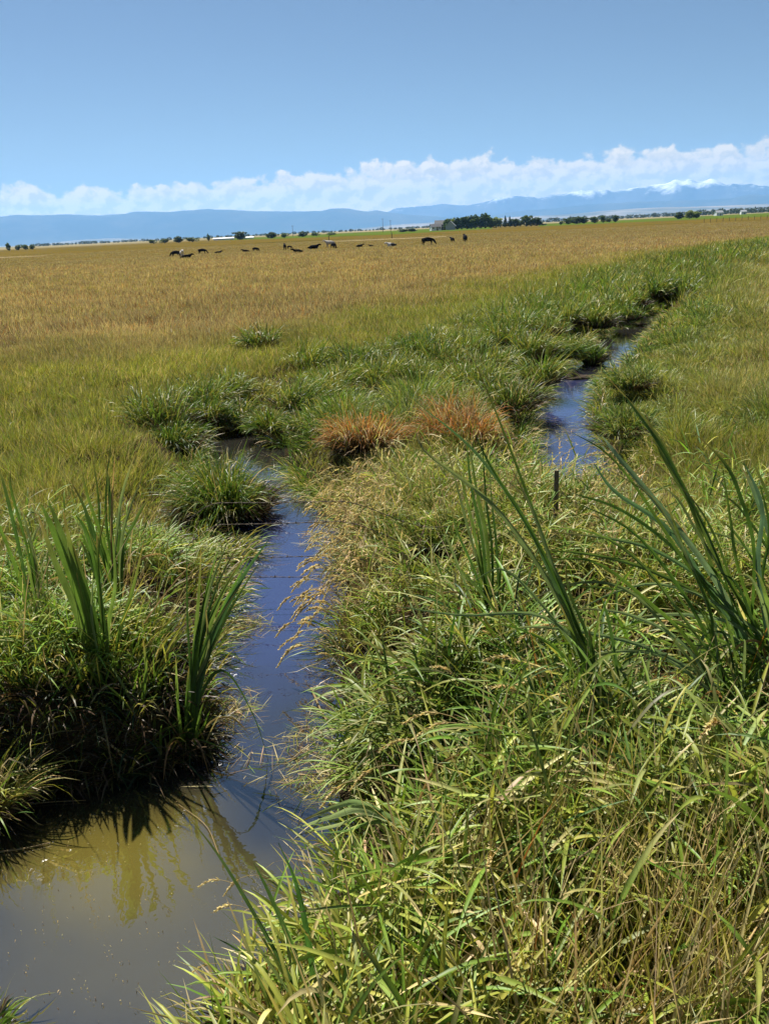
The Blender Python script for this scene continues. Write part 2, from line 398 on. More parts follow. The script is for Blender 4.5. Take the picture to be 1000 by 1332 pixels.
# every blade stands in a clump; blades(...) makes one mass of them
def clumps(buf, C, z, R, Hh, nb, spread, width, nseg, colfn, droop=(.25, .9), jit=.25, tip=None, lean=None, dscale=None):
    M = len(C); tot = int(nb.sum())
    k = np.repeat(np.arange(M), nb)
    a = U(0, 2 * np.pi, tot); q = np.sqrt(U(0, 1, tot))
    off = np.stack([np.cos(a), np.sin(a)], 1) * q[:, None]
    base = np.concatenate([C[k] + off * R[k][:, None], z[k][:, None] - .02], 1)
    ln = 0 if lean is None else lean[k]
    d0 = np.concatenate([off * spread[k][:, None] + ln + rng.normal(size=(tot, 2)) * jit, np.ones((tot, 1))], 1)
    Lh = Hh[k] * U(.55, 1.15, tot)
    col = colfn(k, tot)
    ribbons(buf, base, d0, Lh, width[k] * U(.6, 1.35, tot), U(*droop, tot) * (1 if dscale is None else dscale[k]), nseg, col, LEAF if nseg > 3 else BLADE, tipcol=None if tip is None else tip(col, k, tot))

def dome(P, cell, seed):
    """the larger tussocks the growth gathers into: nearness to a tussock heart (0..1), outward direction, tussock number"""
    ix = np.floor(P[:, 0] / cell).astype(int); iy = np.floor(P[:, 1] / cell).astype(int)
    best = np.full(len(P), 9e9); off = np.zeros((len(P), 2)); idn = np.zeros(len(P))
    for a in (-1, 0, 1):
        for b in (-1, 0, 1):
            jx = ix + a; jy = iy + b
            c = np.stack([(jx + .15 + .7 * _h(jx, jy, seed)) * cell, (jy + .15 + .7 * _h(jx, jy, seed + 1)) * cell], 1)
            sz = .7 + .6 * _h(jx, jy, seed + 2)
            v = P - c; dd = np.hypot(v[:, 0], v[:, 1]) / (cell * .62 * sz); k = dd < best
            best = np.where(k, dd, best); off = np.where(k[:, None], v / cell, off); idn = np.where(k, _h(jx, jy, seed + 3), idn)
    return np.clip(1 - best ** 2, 0, 1), off, idn

def zone(P):
    """how golden (0 green .. 1 gold) the growth is at a place"""
    dd, sd = ditchdist(P)
    r = np.hypot(P[:, 0], P[:, 1])
    n = fbm(P[:, 0] * .22, P[:, 1] * .22, 4, 31)
    wd = np.interp(r, [6, 12, 18, 40], [.6, 1.3, 4.0, 5.5])
    left = .40 * sstep(.55 * wd, 1.35 * wd, dd + (n - .5) * 2.5) + .60 * sstep(5, 11.5, dd + (n - .5) * 7) * sstep(12, 24, r + (n - .5) * 9)
    right = .42 * sstep(.8, 4, dd + (n - .5) * 3)
    g = np.where(sd > 0, left, right)
    return np.clip(g, 0, 1), dd, sd

BELT_PX = ((205, 545), (262, 520), (300, 505), (385, 520), (428, 505), (400, 478), (480, 495), (505, 458), (560, 450), (585, 468), (615, 452), (640, 470), (655, 440), (690, 455), (670, 425), (710, 425), (735, 415), (760, 402), (775, 412), (800, 395), (825, 388), (865, 372), (905, 368), (925, 350), (890, 350), (700, 490), (620, 500), (545, 490))
BELT = np.array([at(x, y + 8, .32)[:2] for x, y in BELT_PX])
def beltgap(P):
    m = np.zeros(len(P))
    for c in BELT:
        q = c * (1 - .75 / np.hypot(*c)); m = np.maximum(m, 1 - sstep(.5, .95, np.hypot(P[:, 0] - q[0], (P[:, 1] - q[1]) * .8)))
    return m
def meadow():
    # ---- far and middle meadow
    for name, ra, rb, nc, per, wmin, ns, lab in (
            ("meadow_grass", 6.4, 26.0, 40000, 8, .0085, 5, "tall yellow green meadow grass around the stream"),
            ("golden_grass", 26.0, 260.0, 80000, 7, .010, 2, "golden brown dry grass covering the wide flat field")):
        P, r = wedge(nc, ra, rb, 1.0 if ra < 20 else 1.5)
        d = wdist(P); keep = d > .16
        P = P[keep]; r = r[keep]; d = d[keep]
        q, off, idn = dome(P, .8, 300); q2, off2, id2 = dome(P, 2.1, 340)
        g, dd, sd = zone(P); lush = 1 - sstep(.08, .42, g)
        thin = U(0, 1, len(P)) < (1 - sstep(.02, .42, q)) * (.92 * lush + np.where(r < 24, .5, .12) * (1 - lush)) * (1 - .8 * lowmask(P))
        bg = beltgap(P) if ra < 20 else np.zeros(len(P)); thin |= U(0, 1, len(P)) < .62 * bg
        P, r, d, q, off, idn, q2, id2, g, dd, sd, lush, bg = [a[~thin] for a in (P, r, d, q, off, idn, q2, id2, g, dd, sd, lush, bg)]
        z = gheight(P, d)
        n2 = fbm(P[:, 0] * .5, P[:, 1] * .5, 3, 41)
        amp = np.where(r < 26, .52, .34) + .40 * lush
        Hh = (1 - .5 * bg) * (.42 + .22 * lush) * (1 - amp * .72 * (1 - q)) * (.72 + .5 * idn * lush + .25 * (1 - lush)) * (.8 + .35 * q2 * lush) * U(.8, 1.2, len(P))
        Hh *= np.where(sd < 0, 1.05, 1.0) * (1 - .5 * lowmask(P))
        Hh *= .55 + .45 * sstep(.1, .8, d)
        Hh *= 1 - .55 * sstep(128, 150, r + (fbm(P[:, 0] * .03, P[:, 1] * .03, 3, 12) - .5) * 60) * (1 - .4 * sstep(125, 250, r))
        R = (.09 + .07 * U(0, 1, len(P))) * (1 + r / 40)
        nb = rng.poisson(per, len(P)) + 3
        w = np.clip(r * .00075, wmin, .05) * (1 - .45 * g)
        sp = .50 - .28 * g
        lean = off * (1.3 * lush)[:, None] + (fbm(P[:, 0] * .6, P[:, 1] * .6, 2, 88) - .5)[:, None] * np.array([.8, -.3])
        n3 = fbm(P[:, 0] * .07, P[:, 1] * .16, 3, 44); n4 = fbm(P[:, 0] * .8, P[:, 1] * .8, 2, 47)
        def colfn(k, tot, g=g, sd=sd, n2=n2, n3=n3, n4=n4, idn=idn, id2=id2, lush=lush):
            lushc = pick(tot, fresh=.44, yell=.40, dark=.04, olive=.04, straw=.05, pale=.04)
            rich = pick(tot, fresh=.5, dark=.38, yell=.12)
            lushc = np.where(((idn[k] > .72) & (U(0, 1, tot) < .85))[:, None], rich, lushc)
            drier = pick(tot, yell=.55, straw=.25, gold=.1, fresh=.1)
            lushc = np.where(((idn[k] < .2) & (U(0, 1, tot) < .7))[:, None], drier, lushc)
            yg = pick(tot, yell=.62, fresh=.12, straw=.16, gold=.08, pale=.04)
            gold = pick(tot, gold=.44, straw=.30, yell=.13, brown=.11, rust=.02)
            tanc = pick(tot, straw=.46, gold=.26, brown=.18, rust=.07)
            gold = np.where((U(0, 1, tot) < sstep(.42, .62, n3[k]) * .85)[:, None], tanc, gold)
            rightc = pick(tot, yell=.34, pale=.34, straw=.24, fresh=.06, gold=.02)
            gg = g[k]; t = np.where(gg < .5, gg * 2, 1.0)
            c = mixcol(lushc, yg, t); c = mixcol(c, gold, np.clip(gg * 2 - 1, 0, 1))
            rmask = (sd[k] < 0)[:, None]
            c = np.where(rmask, mixcol(lushc, rightc, np.clip(gg * 2.6, 0, 1)), c)
            tone = .60 + .40 * n2[k] + .40 * n4[k] + .16 * idn[k]
            return c * tone[:, None]
        b = Buf()
        clumps(b, P, z, R, Hh, nb, sp, w, ns, colfn, droop=(.25, 1.5), lean=lean, dscale=.35 + .65 * lush, jit=.34)
        o = b.build(name, M_GRASS); tag(o, lab, kind="stuff")
meadow()

def seedy(buf, base, d0, L, droop, col, hl=.09, hw=.009, nsp=9, stemw=.0022):
    """stalks, each with a loose spike of seeds along its last part"""
    n = len(base); d0 = norm(d0)
    ribbons(buf, base, d0, L, np.full(n, stemw), droop, 6, col, STEM, power=1.8)
    P, T = curve(base, d0, L, droop, 6, 1.8)
    for k in range(nsp):
        f = k / (nsp - 1); i = 5
        p = P[:, 5] * (1 - f) + P[:, 6] * f
        p = P[:, 6] - T[:, 6] * (hl * (1 - f))[..., None] if np.ndim(hl) else P[:, 6] - T[:, 6] * hl * (1 - f)
        dd = T[:, 6] + rng.normal(size=(n, 3)) * .28
        ribbons(buf, p, dd, np.full(n, .034) * U(.7, 1.3, n), np.full(n, hw * (1.15 - .6 * f)), np.zeros(n), 2, col * U(.85, 1.2, (n, 1)), LEAF)

# ---- leafy reed grass near the camera: stems with leaves standing off them
def leafy(buf, P, z, Hh, lean, nl, leafL, leafW, colS, colL, droopS=(.1, .5), droopL=(.6, 1.7), ang=(.5, 1.15)):
    n = len(P); base = np.concatenate([P, z[:, None] - .03], 1)
    d0 = np.concatenate([lean + rng.normal(size=(n, 2)) * .22, np.ones((n, 1))], 1)
    dS = U(*droopS, n); K = 8
    ribbons(buf, base, d0, Hh, np.full(n, .0052), dS, K, colS, STEM)
    Pc, Tc = curve(base, norm(d0), Hh, dS, K)
    az0 = U(0, 2 * np.pi, n)
    for j in range(nl):
        f = (j + 1.0) / nl * .86 + .14 + rng.normal(size=n) * .05; f = np.clip(f, .1, .999) * K
        i = np.minimum(f.astype(int), K - 1); u = (f - i)[:, None]; ar = np.arange(n)
        p = Pc[ar, i] * (1 - u) + Pc[ar, i + 1] * u; t = Tc[ar, i]
        a = az0 + j * np.pi * .86 + rng.normal(size=n) * .5
        hz = np.stack([np.cos(a), np.sin(a), np.zeros(n)], 1)
        e = U(*ang, n)[:, None]
        d = t * np.cos(e) + hz * np.sin(e)
        keep = U(0, 1, n) < .93
        L = leafL * U(.6, 1.25, n) * (1 - .25 * abs(j / nl - .55))
        c = colL(n)
        tip = np.where((U(0, 1, n) < .16)[:, None], pick(n, straw=1, gold=.5, brown=.3), c * U(.9, 1.15, (n, 1)))
        side = np.cross(d, np.array([0, 0, 1.0])) + rng.normal(size=(n, 3)) * .35
        ribbons(buf, p[keep], d[keep], L[keep], (leafW * U(.65, 1.3, n))[keep], U(*droopL, n)[keep], 6, c[keep], LEAF, side=side[keep], tipcol=tip[keep], fold=.38)

def near_banks():
    b = Buf()
    P, r = wedge(15000, 1.25, 8.6, .35, 36)
    d = wdist(P); r_keep = (d > .12)
    # gaps between patches of growth
    den = fbm(P[:, 0] * 1.5, P[:, 1] * 1.5, 3, 55)
    r_keep &= ~((den < .47) & (U(0, 1, len(P)) < .95))
    hol = hollow(P); r_keep &= U(0, 1, len(P)) > .94 * hol
    # thin out where the distance takes over
    mc = at(110, 930, .2)[:2]; mf = (np.abs(P[:, 0] - mc[0]) < 1.3) & (np.abs(P[:, 1] - mc[1]) < .8) & (d < .42)
    r_keep &= ~mf
    r_keep &= U(0, 1, len(P)) > sstep(6.3, 8.6, r)
    P = P[r_keep]; d = d[r_keep]; r = r[r_keep]; n = len(P)
    z = gheight(P, d)
    # lean: swirls of lodged grass, out over the water at the edge
    e = .05
    gx = (wdist(P + [e, 0]) - wdist(P - [e, 0])) / (2 * e); gy = (wdist(P + [0, e]) - wdist(P - [0, e])) / (2 * e)
    over = (1 - sstep(.1, .8, d))[:, None] * np.stack([-gx, -gy], 1) * .5
    th = fbm(P[:, 0] * .8, P[:, 1] * .8, 2, 61) * 4 * np.pi
    swirl = np.stack([np.cos(th), np.sin(th)], 1) * (.25 + .75 * fbm(P[:, 0] * 1.1, P[:, 1] * 1.1, 2, 63)[:, None])
    lean = over + swirl * .75
    q, off, idn = dome(P, .62, 500)
    lean = lean * .8 + off * .9
    Hh = (.36 + .34 * fbm(P[:, 0] * .9, P[:, 1] * .9, 2, 65)) * (.45 + .6 * q) * (.8 + .4 * idn) * U(.75, 1.2, n) * (.5 + .5 * sstep(.05, .6, d)) * (1 - .55 * lowmask(P))
    Hh *= np.where((P[:, 0] < np.interp(P[:, 1], [0, 4, 8], [-.9, -.8, -1.3])), .62, 1.0)
    leftside = P[:, 0] < np.interp(P[:, 1], [0, 4, 8], [-.9, -.8, -1.6])
    hue = fbm(P[:, 0] * .8, P[:, 1] * .8, 3, 67)
    warm = sstep(.46, .66, hue)
    # drier along the bottom right corner and on the bank beside the water
    c0 = at(900, 1250, .7)[:2]; dry = np.exp(-((P - c0) ** 2).sum(1) / .9)
    warm = np.clip(warm * .7 + dry * .7 + (1 - sstep(.1, .5, d)) * .1, 0, 1)
    def colL(m):
        a = pick(m, fresh=.56, yell=.2, dark=.12, pale=.12); w = pick(m, yell=.42, fresh=.18, straw=.16, gold=.12, olive=.12)
        return mixcol(a, w, warm)
    colS = mixcol(pick(n, fresh=.5, yell=.3, olive=.2), pick(n, straw=.5, yell=.3, gold=.18, rust=.03), warm)
    fine = sstep(4.2, 5.6, r) * .5 + .35 * (1 - sstep(.15, .7, d))
    big = fine < .25
    for mk, nl, lL, lW in ((big, 7, .37, .0165), (~big, 7, .28, .0125)):
        wm = warm[mk]
        def colL(m, wm=wm, lW=lW, idm=idn[mk]):
            a = pick(m, fresh=.74, yell=.10, dark=.12, pale=.04); w = pick(m, yell=.42, fresh=.40, straw=.10, gold=.04, olive=.04)
            return mixcol(a, w, wm) * ((.8 + .45 * idm) * (1.0 if lW > .015 else 1.18))[:, None]
        leafy(b, P[mk], z[mk], Hh[mk], lean[mk], nl, lL, lW, colS[mk], colL, droopS=(.1, .7), droopL=(.15, 1.15))
    # tall thin dry stems in the bottom right corner and scattered over the bank
    m = 1500; c1 = at(860, 1230, .6)[:2]; Q = np.concatenate([c1 + rng.normal(size=(m, 2)) * [.42, .42], wedge(900, 1.6, 7, .6, 32)[0]]); dq = wdist(Q); kk = (dq > .3) & (np.hypot(Q[:, 0], Q[:, 1]) > 1.5); Q = Q[kk]; m = len(Q)
    base = np.concatenate([Q, gheight(Q, dq[kk])[:, None]], 1)
    ribbons(b, base, np.concatenate([rng.normal(size=(m, 2)) * .3 + [.12, .05], np.ones((m, 1))], 1), U(.45, .95, m), U(.004, .011, m), U(.05, .8, m), 6, pick(m, straw=.46, gold=.2, yell=.3, rust=.015, olive=.03), BLADE, fold=.4)
    # undergrowth: thin dry blades and thatch at the foot
    P2, r2 = wedge(22000, 1.25, 9, .5, 36); d2 = wdist(P2); k = (d2 > .03) & (U(0, 1, len(P2)) > .8 * hollow(P2)); P2 = P2[k]; d2 = d2[k]; m = len(P2)
    base = np.concatenate([P2, gheight(P2, d2)[:, None]], 1)
    dr = np.concatenate([rng.normal(size=(m, 2)) * .9, U(.2, 1, (m, 1))], 1)
    ribbons(b, base, dr, U(.15, .4, m), U(.004, .010, m), U(.2, 1.4, m), 4, pick(m, brown=.6, straw=.14, olive=.2, gold=.06, fresh=.1), LEAF)
    o = b.build("bank_grass", M_GRASS); tag(o, "dense leafy green reed grass covering the near stream banks", kind="stuff")
near_banks()

def fringe():
    """grass that leans out over the water along every edge, and the pale stalks of the middle bank"""
    b = Buf()
    for poly, step, ra, rb in ((POND, .022, 2, 16), (RUN, .035, 8, 32)):
        A = poly; B = np.roll(poly, -1, 0)
        pts = []; nrm = []
        for a, c in zip(A, B):
            l = np.linalg.norm(c - a); k = max(1, int(l / step)); t = (np.arange(k) + U(0, 1, k)) / k
            pts.append(a + (c - a) * t[:, None])
        p = np.concatenate(pts); r = np.hypot(p[:, 0], p[:, 1]); p = p[(r > ra) & (r < rb)]
        p = np.repeat(p, 5, 0) + rng.normal(size=(len(p) * 5, 2)) * .07
        d = wdist(p); k = (d > -.04) & (d < .3); p = p[k]; d = d[k]; n = len(p)
        mc = at(110, 930, .2)[:2]; k = ~((np.abs(p[:, 0] - mc[0]) < 1.25) & (np.abs(p[:, 1] - mc[1]) < .8)); p = p[k]; d = d[k]
        patch = fbm(p[:, 0] * 1.6, p[:, 1] * 1.6, 2, 91); k = patch > .40; p = p[k]; d = d[k]; n = len(p)
        e = .06
        g = np.stack([wdist(p + [e, 0]) - wdist(p - [e, 0]), wdist(p + [0, e]) - wdist(p - [0, e])], 1) / (2 * e)
        base = np.concatenate([p, np.maximum(gheight(p, d), -.02)[:, None]], 1)
        dr = np.concatenate([-g * U(.2, 1.1, (n, 1)) + rng.normal(size=(n, 2)) * .45, U(.5, 1.2, (n, 1))], 1)
        rr = np.hypot(p[:, 0], p[:, 1])
        ribbons(b, base, dr, U(.2, .5, n), np.maximum(U(.007, .015, n), rr * .0009), U(.4, 1.8, n), 5, pick(n, fresh=.42, yell=.3, straw=.16, dark=.1, gold=.05), LEAF)
    o = b.build("water_edge_grass", M_GRASS); tag(o, "loose green and straw grass leaning over the water edge", kind="stuff")
fringe()

# ------------------------------------------------------------------ sky, sun, haze
SUN_AZ, SUN_EL = rad(-30), rad(55)
S = Vector((math.sin(SUN_AZ) * math.cos(SUN_EL), math.cos(SUN_AZ) * math.cos(SUN_EL), math.sin(SUN_EL)))
def make_light():
    ld = bpy.data.lights.new("sun", 'SUN'); ld.energy = 5.0; ld.angle = rad(.5); ld.color = (1, .955, .88)
    o = bpy.data.objects.new("sun", ld); COL.objects.link(o); o.rotation_euler = S.to_track_quat('Z', 'Y').to_euler()
    w = bpy.data.worlds.new("World"); scene.world = w; w.use_nodes = True
    T = w.node_tree; N = T.nodes; L = T.links; N.clear()
    sky = N.new('ShaderNodeTexSky'); sky.sky_type = 'NISHITA'; sky.sun_disc = False
    sky.sun_elevation = SUN_EL; sky.sun_rotation = SUN_AZ; sky.altitude = 1400; sky.air_density = 1.0; sky.dust_density = .15; sky.ozone_density = 2.0
    hs = N.new('ShaderNodeHueSaturation'); hs.inputs['Value'].default_value = .66; hs.inputs['Saturation'].default_value = .96; L.new(sky.outputs[0], hs.inputs['Color'])
    def math_(op, a, b=None, c=None):
        n = N.new('ShaderNodeMath'); n.operation = op
        for i, v in enumerate((a, b, c)):
            if v is None: continue
            if isinstance(v, (int, float)): n.inputs[i].default_value = v
            else: L.new(v, n.inputs[i])
        return n.outputs[0]
    def mrange(src, a, b, c=0., d=1., sm=False):
        n = N.new('ShaderNodeMapRange'); n.inputs[1].default_value = a; n.inputs[2].default_value = b; n.inputs[3].default_value = c; n.inputs[4].default_value = d
        if sm: n.interpolation_type = 'SMOOTHSTEP'
        L.new(src, n.inputs[0]); return n.outputs[0]
    tc = N.new('ShaderNodeTexCoord'); sp = N.new('ShaderNodeSeparateXYZ'); L.new(tc.outputs['Generated'], sp.inputs[0])
    az = math_('MULTIPLY', math_('ARCTAN2', sp.outputs[0], sp.outputs[1]), 57.2958)     # degrees
    el = math_('MULTIPLY', math_('ARCSINE', sp.outputs[2]), 57.2958)
    def vec(x, y, z=0.0):
        n = N.new('ShaderNodeCombineXYZ')
        for i, v in enumerate((x, y, z)):
            if isinstance(v, (int, float)): n.inputs[i].default_value = v
            else: L.new(v, n.inputs[i])
        return n.outputs[0]
    def noise(v, sc, det, rough=.5, lac=2.0):
        n = N.new('ShaderNodeTexNoise'); n.inputs['Scale'].default_value = sc; n.inputs['Detail'].default_value = det; n.inputs['Roughness'].default_value = rough; n.inputs['Lacunarity'].default_value = lac
        L.new(v, n.inputs['Vector']); return n.outputs[0]
    el2 = math_('MULTIPLY', el, 1.35)
    P0 = vec(az, el2, 3.7)
    billow = noise(P0, .85, 7, .56)
    big = noise(vec(az, 0.0, 8.0), .13, 3)
    med = noise(vec(az, math_('MULTIPLY', el, .35), 1.0), .42, 3)
    top = math_('ADD', mrange(az, -16, 6, 3.25, 4.05), math_('ADD', mrange(big, .3, .7, -.4, .4), mrange(med, .3, .7, -.45, .45)))
    edge = math_('ADD', math_('SUBTRACT', top, el), math_('SUBTRACT', mrange(billow, .3, .7, -.62, .62), mrange(math_('SUBTRACT', el, top), 0, 1, 0, .7)))
    mask = mrange(edge, -.14, .42, 0, 1, True)
    # light: thickness towards the upper left (the sun's side) darkens
    P1 = vec(math_('ADD', az, -.32), math_('ADD', el2, .45), 3.7)
    lit = math_('SUBTRACT', billow, noise(P1, .85, 5, .54))
    shade = mrange(lit, -.10, .09, 0, 1, True)
    shade = math_('MULTIPLY', shade, mrange(el, 1.2, 4.2, .75, 1.0))
    shade = math_('MAXIMUM', shade, mrange(edge, .8, .1, 0, .85, True))
    cc = N.new('ShaderNodeMix'); cc.data_type = 'RGBA'; cc.inputs[6].default_value = CLOUD_DARK; cc.inputs[7].default_value = CLOUD_LIGHT; L.new(shade, cc.inputs[0])
    op = math_('MULTIPLY', mask, mrange(noise(P0, .22, 3), .25, .5, .92, 1.0))
    low = N.new('ShaderNodeVectorMath'); low.operation = 'SCALE'; L.new(cc.outputs[2], low.inputs[0]); L.new(mrange(el, .8, 3.4, 1.3, 1.0), low.inputs['Scale'])
    mx = N.new('ShaderNodeMix'); mx.data_type = 'RGBA'; L.new(op, mx.inputs[0]); L.new(hs.outputs[0], mx.inputs[6]); L.new(low.outputs[0], mx.inputs[7])
    bg = N.new('ShaderNodeBackground'); bg.inputs['Strength'].default_value = .05; L.new(mx.outputs[2], bg.inputs[0])
    o = N.new('ShaderNodeOutputWorld'); L.new(bg.outputs[0], o.inputs[0])
CLOUD_DARK = (8.8, 7.5, 5.5, 1); CLOUD_LIGHT = (13.2, 10.8, 7.2, 1)
make_light()

HAZE_TOP = 1080.0
def make_haze():
    m, t, N, L = nt("haze_air")
    v = nd(N, 'ShaderNodeVolumePrincipled'); v.inputs['Color'].default_value = (.25, .54, 1.0, 1); v.inputs['Density'].default_value = 5.4e-5; v.inputs['Anisotropy'].default_value = .2
    o = nd(N, 'ShaderNodeOutputMaterial'); L.new(v.outputs[0], o.inputs['Volume'])
    me = bpy.data.meshes.new("haze"); X, Y0, Y1, Z0, Z1 = 27000, -3000, 26500, -62.0, HAZE_TOP
    vs = [(x, y, z) for z in (Z0, Z1) for y in (Y0, Y1) for x in (-X, X)]
    me.from_pydata(vs, [], [(0, 2, 3, 1), (4, 5, 7, 6), (0, 1, 5, 4), (2, 6, 7, 3), (0, 4, 6, 2), (1, 3, 7, 5)])
    me.materials.append(m); o = link("haze", me); tag(o, "thin blue haze filling the wide valley air", kind="stuff")
make_haze()

# ------------------------------------------------------------------ mountains
def mountain(name, label, crest_px, D0, D1, res, seed, mat, zlow=-60, rough=.5, crestpos=.45, freq=1 / 2600., ridge=.55):
    """a range whose skyline follows the listed photograph points, with ridges and gullies in depth"""
    px = np.array([c[0] for c in crest_px], float); py = np.array([c[1] for c in crest_px], float)
    dirs = np.array([ray(a, b) for a, b in crest_px]); azs = np.arctan2(dirs[:, 0], dirs[:, 1]); els = dirs[:, 2] / np.hypot(dirs[:, 0], dirs[:, 1])
    az = np.linspace(azs[0], azs[-1], res[0]); target = np.interp(az, azs, els)
    k = np.ones(5) / 5; target = np.convolve(np.pad(target, 2, mode='edge'), k, 'valid')
    target = target + (fbm(az * 130, az * 0 + seed, 4, seed) - .5) * .0011 * rough * 2
    r = np.linspace(D0, D1, res[1]); s = (r - D0) / (D1 - D0)
    prof = np.where(s < crestpos, sstep(0, crestpos, s) ** .9, 1 - .8 * sstep(crestpos, 1, s))
    A, R_ = np.meshgrid(az, r, indexing='ij'); X = np.sin(A) * R_; Y = np.cos(A) * R_
    rd = 1 - np.abs(2 * fbm(X * freq, Y * freq * .6, 5, seed + 5) - 1)
    rd = rd ** 1.6
    hh = prof[None] * (1 - ridge + ridge * rd) + .02
    elv = hh / R_; mx = elv.max(1, keepdims=True)
    mx = np.apply_along_axis(lambda q: np.convolve(np.pad(q, 3, mode='edge'), np.ones(7) / 7, 'valid'), 0, mx)
    Z = hh / mx * (target[:, None]) + 0
    Z = Z + H * prof[None]
    Z[:, 0] = zlow; Z[:, -1] = zlow
    V = np.stack([X, Y, Z], -1).reshape(-1, 3); nr = res[1]
    i = np.arange(res[0] - 1)[:, None] * nr; j = np.arange(nr - 1)[None]
    F = np.stack([i + j, i + j + 1, i + nr + j + 1, i + nr + j], -1).reshape(-1, 4)
    b = Buf(); b.add(V, F, np.zeros((len(V), 3))); o = b.build(name, mat); tag(o, label, kind="structure"); return o

def mount_mat(name, snow_z, forest, bare, snow=True, nscale=.0009):
    m, t, N, L = nt(name)
    tc = nd(N, 'ShaderNodeTexCoord'); sp = nd(N, 'ShaderNodeSeparateXYZ'); L.new(tc.outputs['Object'], sp.inputs[0])
    nz = nd(N, 'ShaderNodeTexNoise', Scale=nscale, Detail=9.0, Roughness=.62); L.new(tc.outputs['Object'], nz.inputs['Vector'])
    cr = nd(N, 'ShaderNodeValToRGB'); cr.color_ramp.elements[0].position = .42; cr.color_ramp.elements[0].color = (*forest, 1); cr.color_ramp.elements[1].position = .62; cr.color_ramp.elements[1].color = (*bare, 1)
    L.new(nz.outputs[0], cr.inputs[0]); out = cr.outputs[0]
    if snow:
        nz2 = nd(N, 'ShaderNodeTexNoise', Scale=.0016, Detail=9.0, Roughness=.72); L.new(tc.outputs['Object'], nz2.inputs['Vector'])
        ad = nd(N, 'ShaderNodeMath', operation='MULTIPLY_ADD'); ad.inputs[1].default_value = 1200; L.new(nz2.outputs[0], ad.inputs[0]); L.new(sp.outputs['Z'], ad.inputs[2])
        mr = nd(N, 'ShaderNodeMapRange'); mr.inputs[1].default_value = snow_z + 600 - 90; mr.inputs[2].default_value = snow_z + 600 + 150; L.new(ad.outputs[0], mr.inputs[0])
        mx = nd(N, 'ShaderNodeMix', data_type='RGBA'); L.new(mr.outputs[0], mx.inputs[0]); L.new(out, mx.inputs[6]); mx.inputs[7].default_value = (.92, .92, .93, 1); out = mx.outputs[2]
    p = nd(N, 'ShaderNodeBsdfPrincipled', Roughness=.95); p.inputs['Specular IOR Level'].default_value = .05; L.new(out, p.inputs['Base Color'])
    o = nd(N, 'ShaderNodeOutputMaterial'); L.new(p.outputs[0], o.inputs[0]); return m

snowy = mount_mat("snowy_rock", 625, (.05, .06, .065), (.10, .10, .10))
woody = mount_mat("forested_slopes", 1000, (.03, .045, .04), (.075, .075, .055), False)
tan = mount_mat("dry_foothills", 1000, (.10, .10, .07), (.30, .25, .19), False, .0012)

mountain("snow_mountains", "snow streaked mountain peaks under the cloud bank",
         [(430, 292), (480, 284), (505, 275), (520, 270), (548, 268), (575, 266), (610, 266.5), (640, 260), (670, 254), (690, 257), (700, 257), (725, 252), (748, 249), (770, 247), (800, 249), (820, 245), (838, 243), (850, 240), (866, 238), (880, 234), (888, 236), (896, 233), (907, 237),
          (916, 235), (925, 231.5), (934, 236), (945, 240), (957, 238), (968, 239), (980, 240), (1000, 242), (1040, 240), (1100, 246), (1250, 250)],
         20400, 24400, (700, 60), 101, snowy, rough=1.2, ridge=.5)
mountain("blue_ridge", "long dark blue ridge in front of the snow peaks",
         [(560, 296), (600, 287), (640, 280), (680, 274), (720, 271), (760, 266), (800, 264), (840, 262), (888, 260), (920, 260), (948, 258), (970, 253.5), (1000, 253), (1060, 250), (1200, 248)],
         17000, 20000, (400, 40), 211, woody, rough=.5, ridge=.3)
mountain("mountain_range", "long low blue mountain range along the left skyline",
         [(-260, 290), (-120, 281), (-40, 284), (0, 282), (22, 279), (42, 280), (64, 279.5), (87, 278.5), (112, 280), (134, 280), (162, 278), (179, 275), (200, 275.5), (218, 276), (245, 273.5), (266, 272), (290, 272.5), (325, 274.5), (350, 275), (375, 275), (400, 275), (417, 274.5), (430, 271.5), (448, 270.5), (462, 273), (476, 275), (490, 273.6), (504, 276),
          (530, 279), (560, 281), (600, 284), (640, 286.5), (700, 288)],
         15800, 20200, (700, 50), 307, woody, rough=.35, ridge=.34)
mountain("foothills", "pale dry foothills below the mountains at right",
         [(430, 301), (470, 297), (520, 292), (570, 289), (640, 284), (690, 281), (740, 278.5), (800, 273), (850, 270), (900, 269), (950, 267), (1000, 265), (1100, 262), (1250, 258)],
         10500, 14800, (300, 30), 401, tan, rough=.2, ridge=.15, crestpos=.6)
mountain("valley_benchland", "low pale benchland at the foot of the left range",
         [(-200, 327), (-20, 321), (40, 319), (90, 313.5), (120, 311), (150, 310), (190, 311), (240, 310), (290, 308.5), (340, 306), (400, 303), (450, 300)],
         11500, 15200, (300, 20), 433, tan, rough=.2, ridge=.2, crestpos=.6)

# ------------------------------------------------------------------ far fields and track
def strip(name, label, mat, near_px, far_px, z):
    """a level field between two rows of photograph points"""
    a = [at(x, y, z) for x, y in near_px]; c = [at(x, y, z) for x, y in far_px]
    me = bpy.data.meshes.new(name); n = len(a)
    me.from_pydata([tuple(p) for p in a + c], [], [(i, i + 1, n + i + 1, n + i) for i in range(n - 1)]); me.materials.append(mat)
    return tag(link(name, me), label, kind="structure")
M_CROP = simple_mat("green_crop", (.075, .105, .014), .95, .4, .02, 0, 0)
M_TRACK = simple_mat("pale_dust", (.26, .20, .11), .95, .25, .05, 0, 0)
strip("crop_field", "bright green crop strip beyond the cattle", M_CROP, [(285, 312.6), (330, 311.2), (380, 309.8), (440, 307.6), (500, 305.4), (560, 302), (640, 297.6)], [(285, 311.2), (330, 309), (380, 307.2), (440, 303.8), (500, 300.8), (560, 297.6), (640, 294.4)], FIELD + .03)
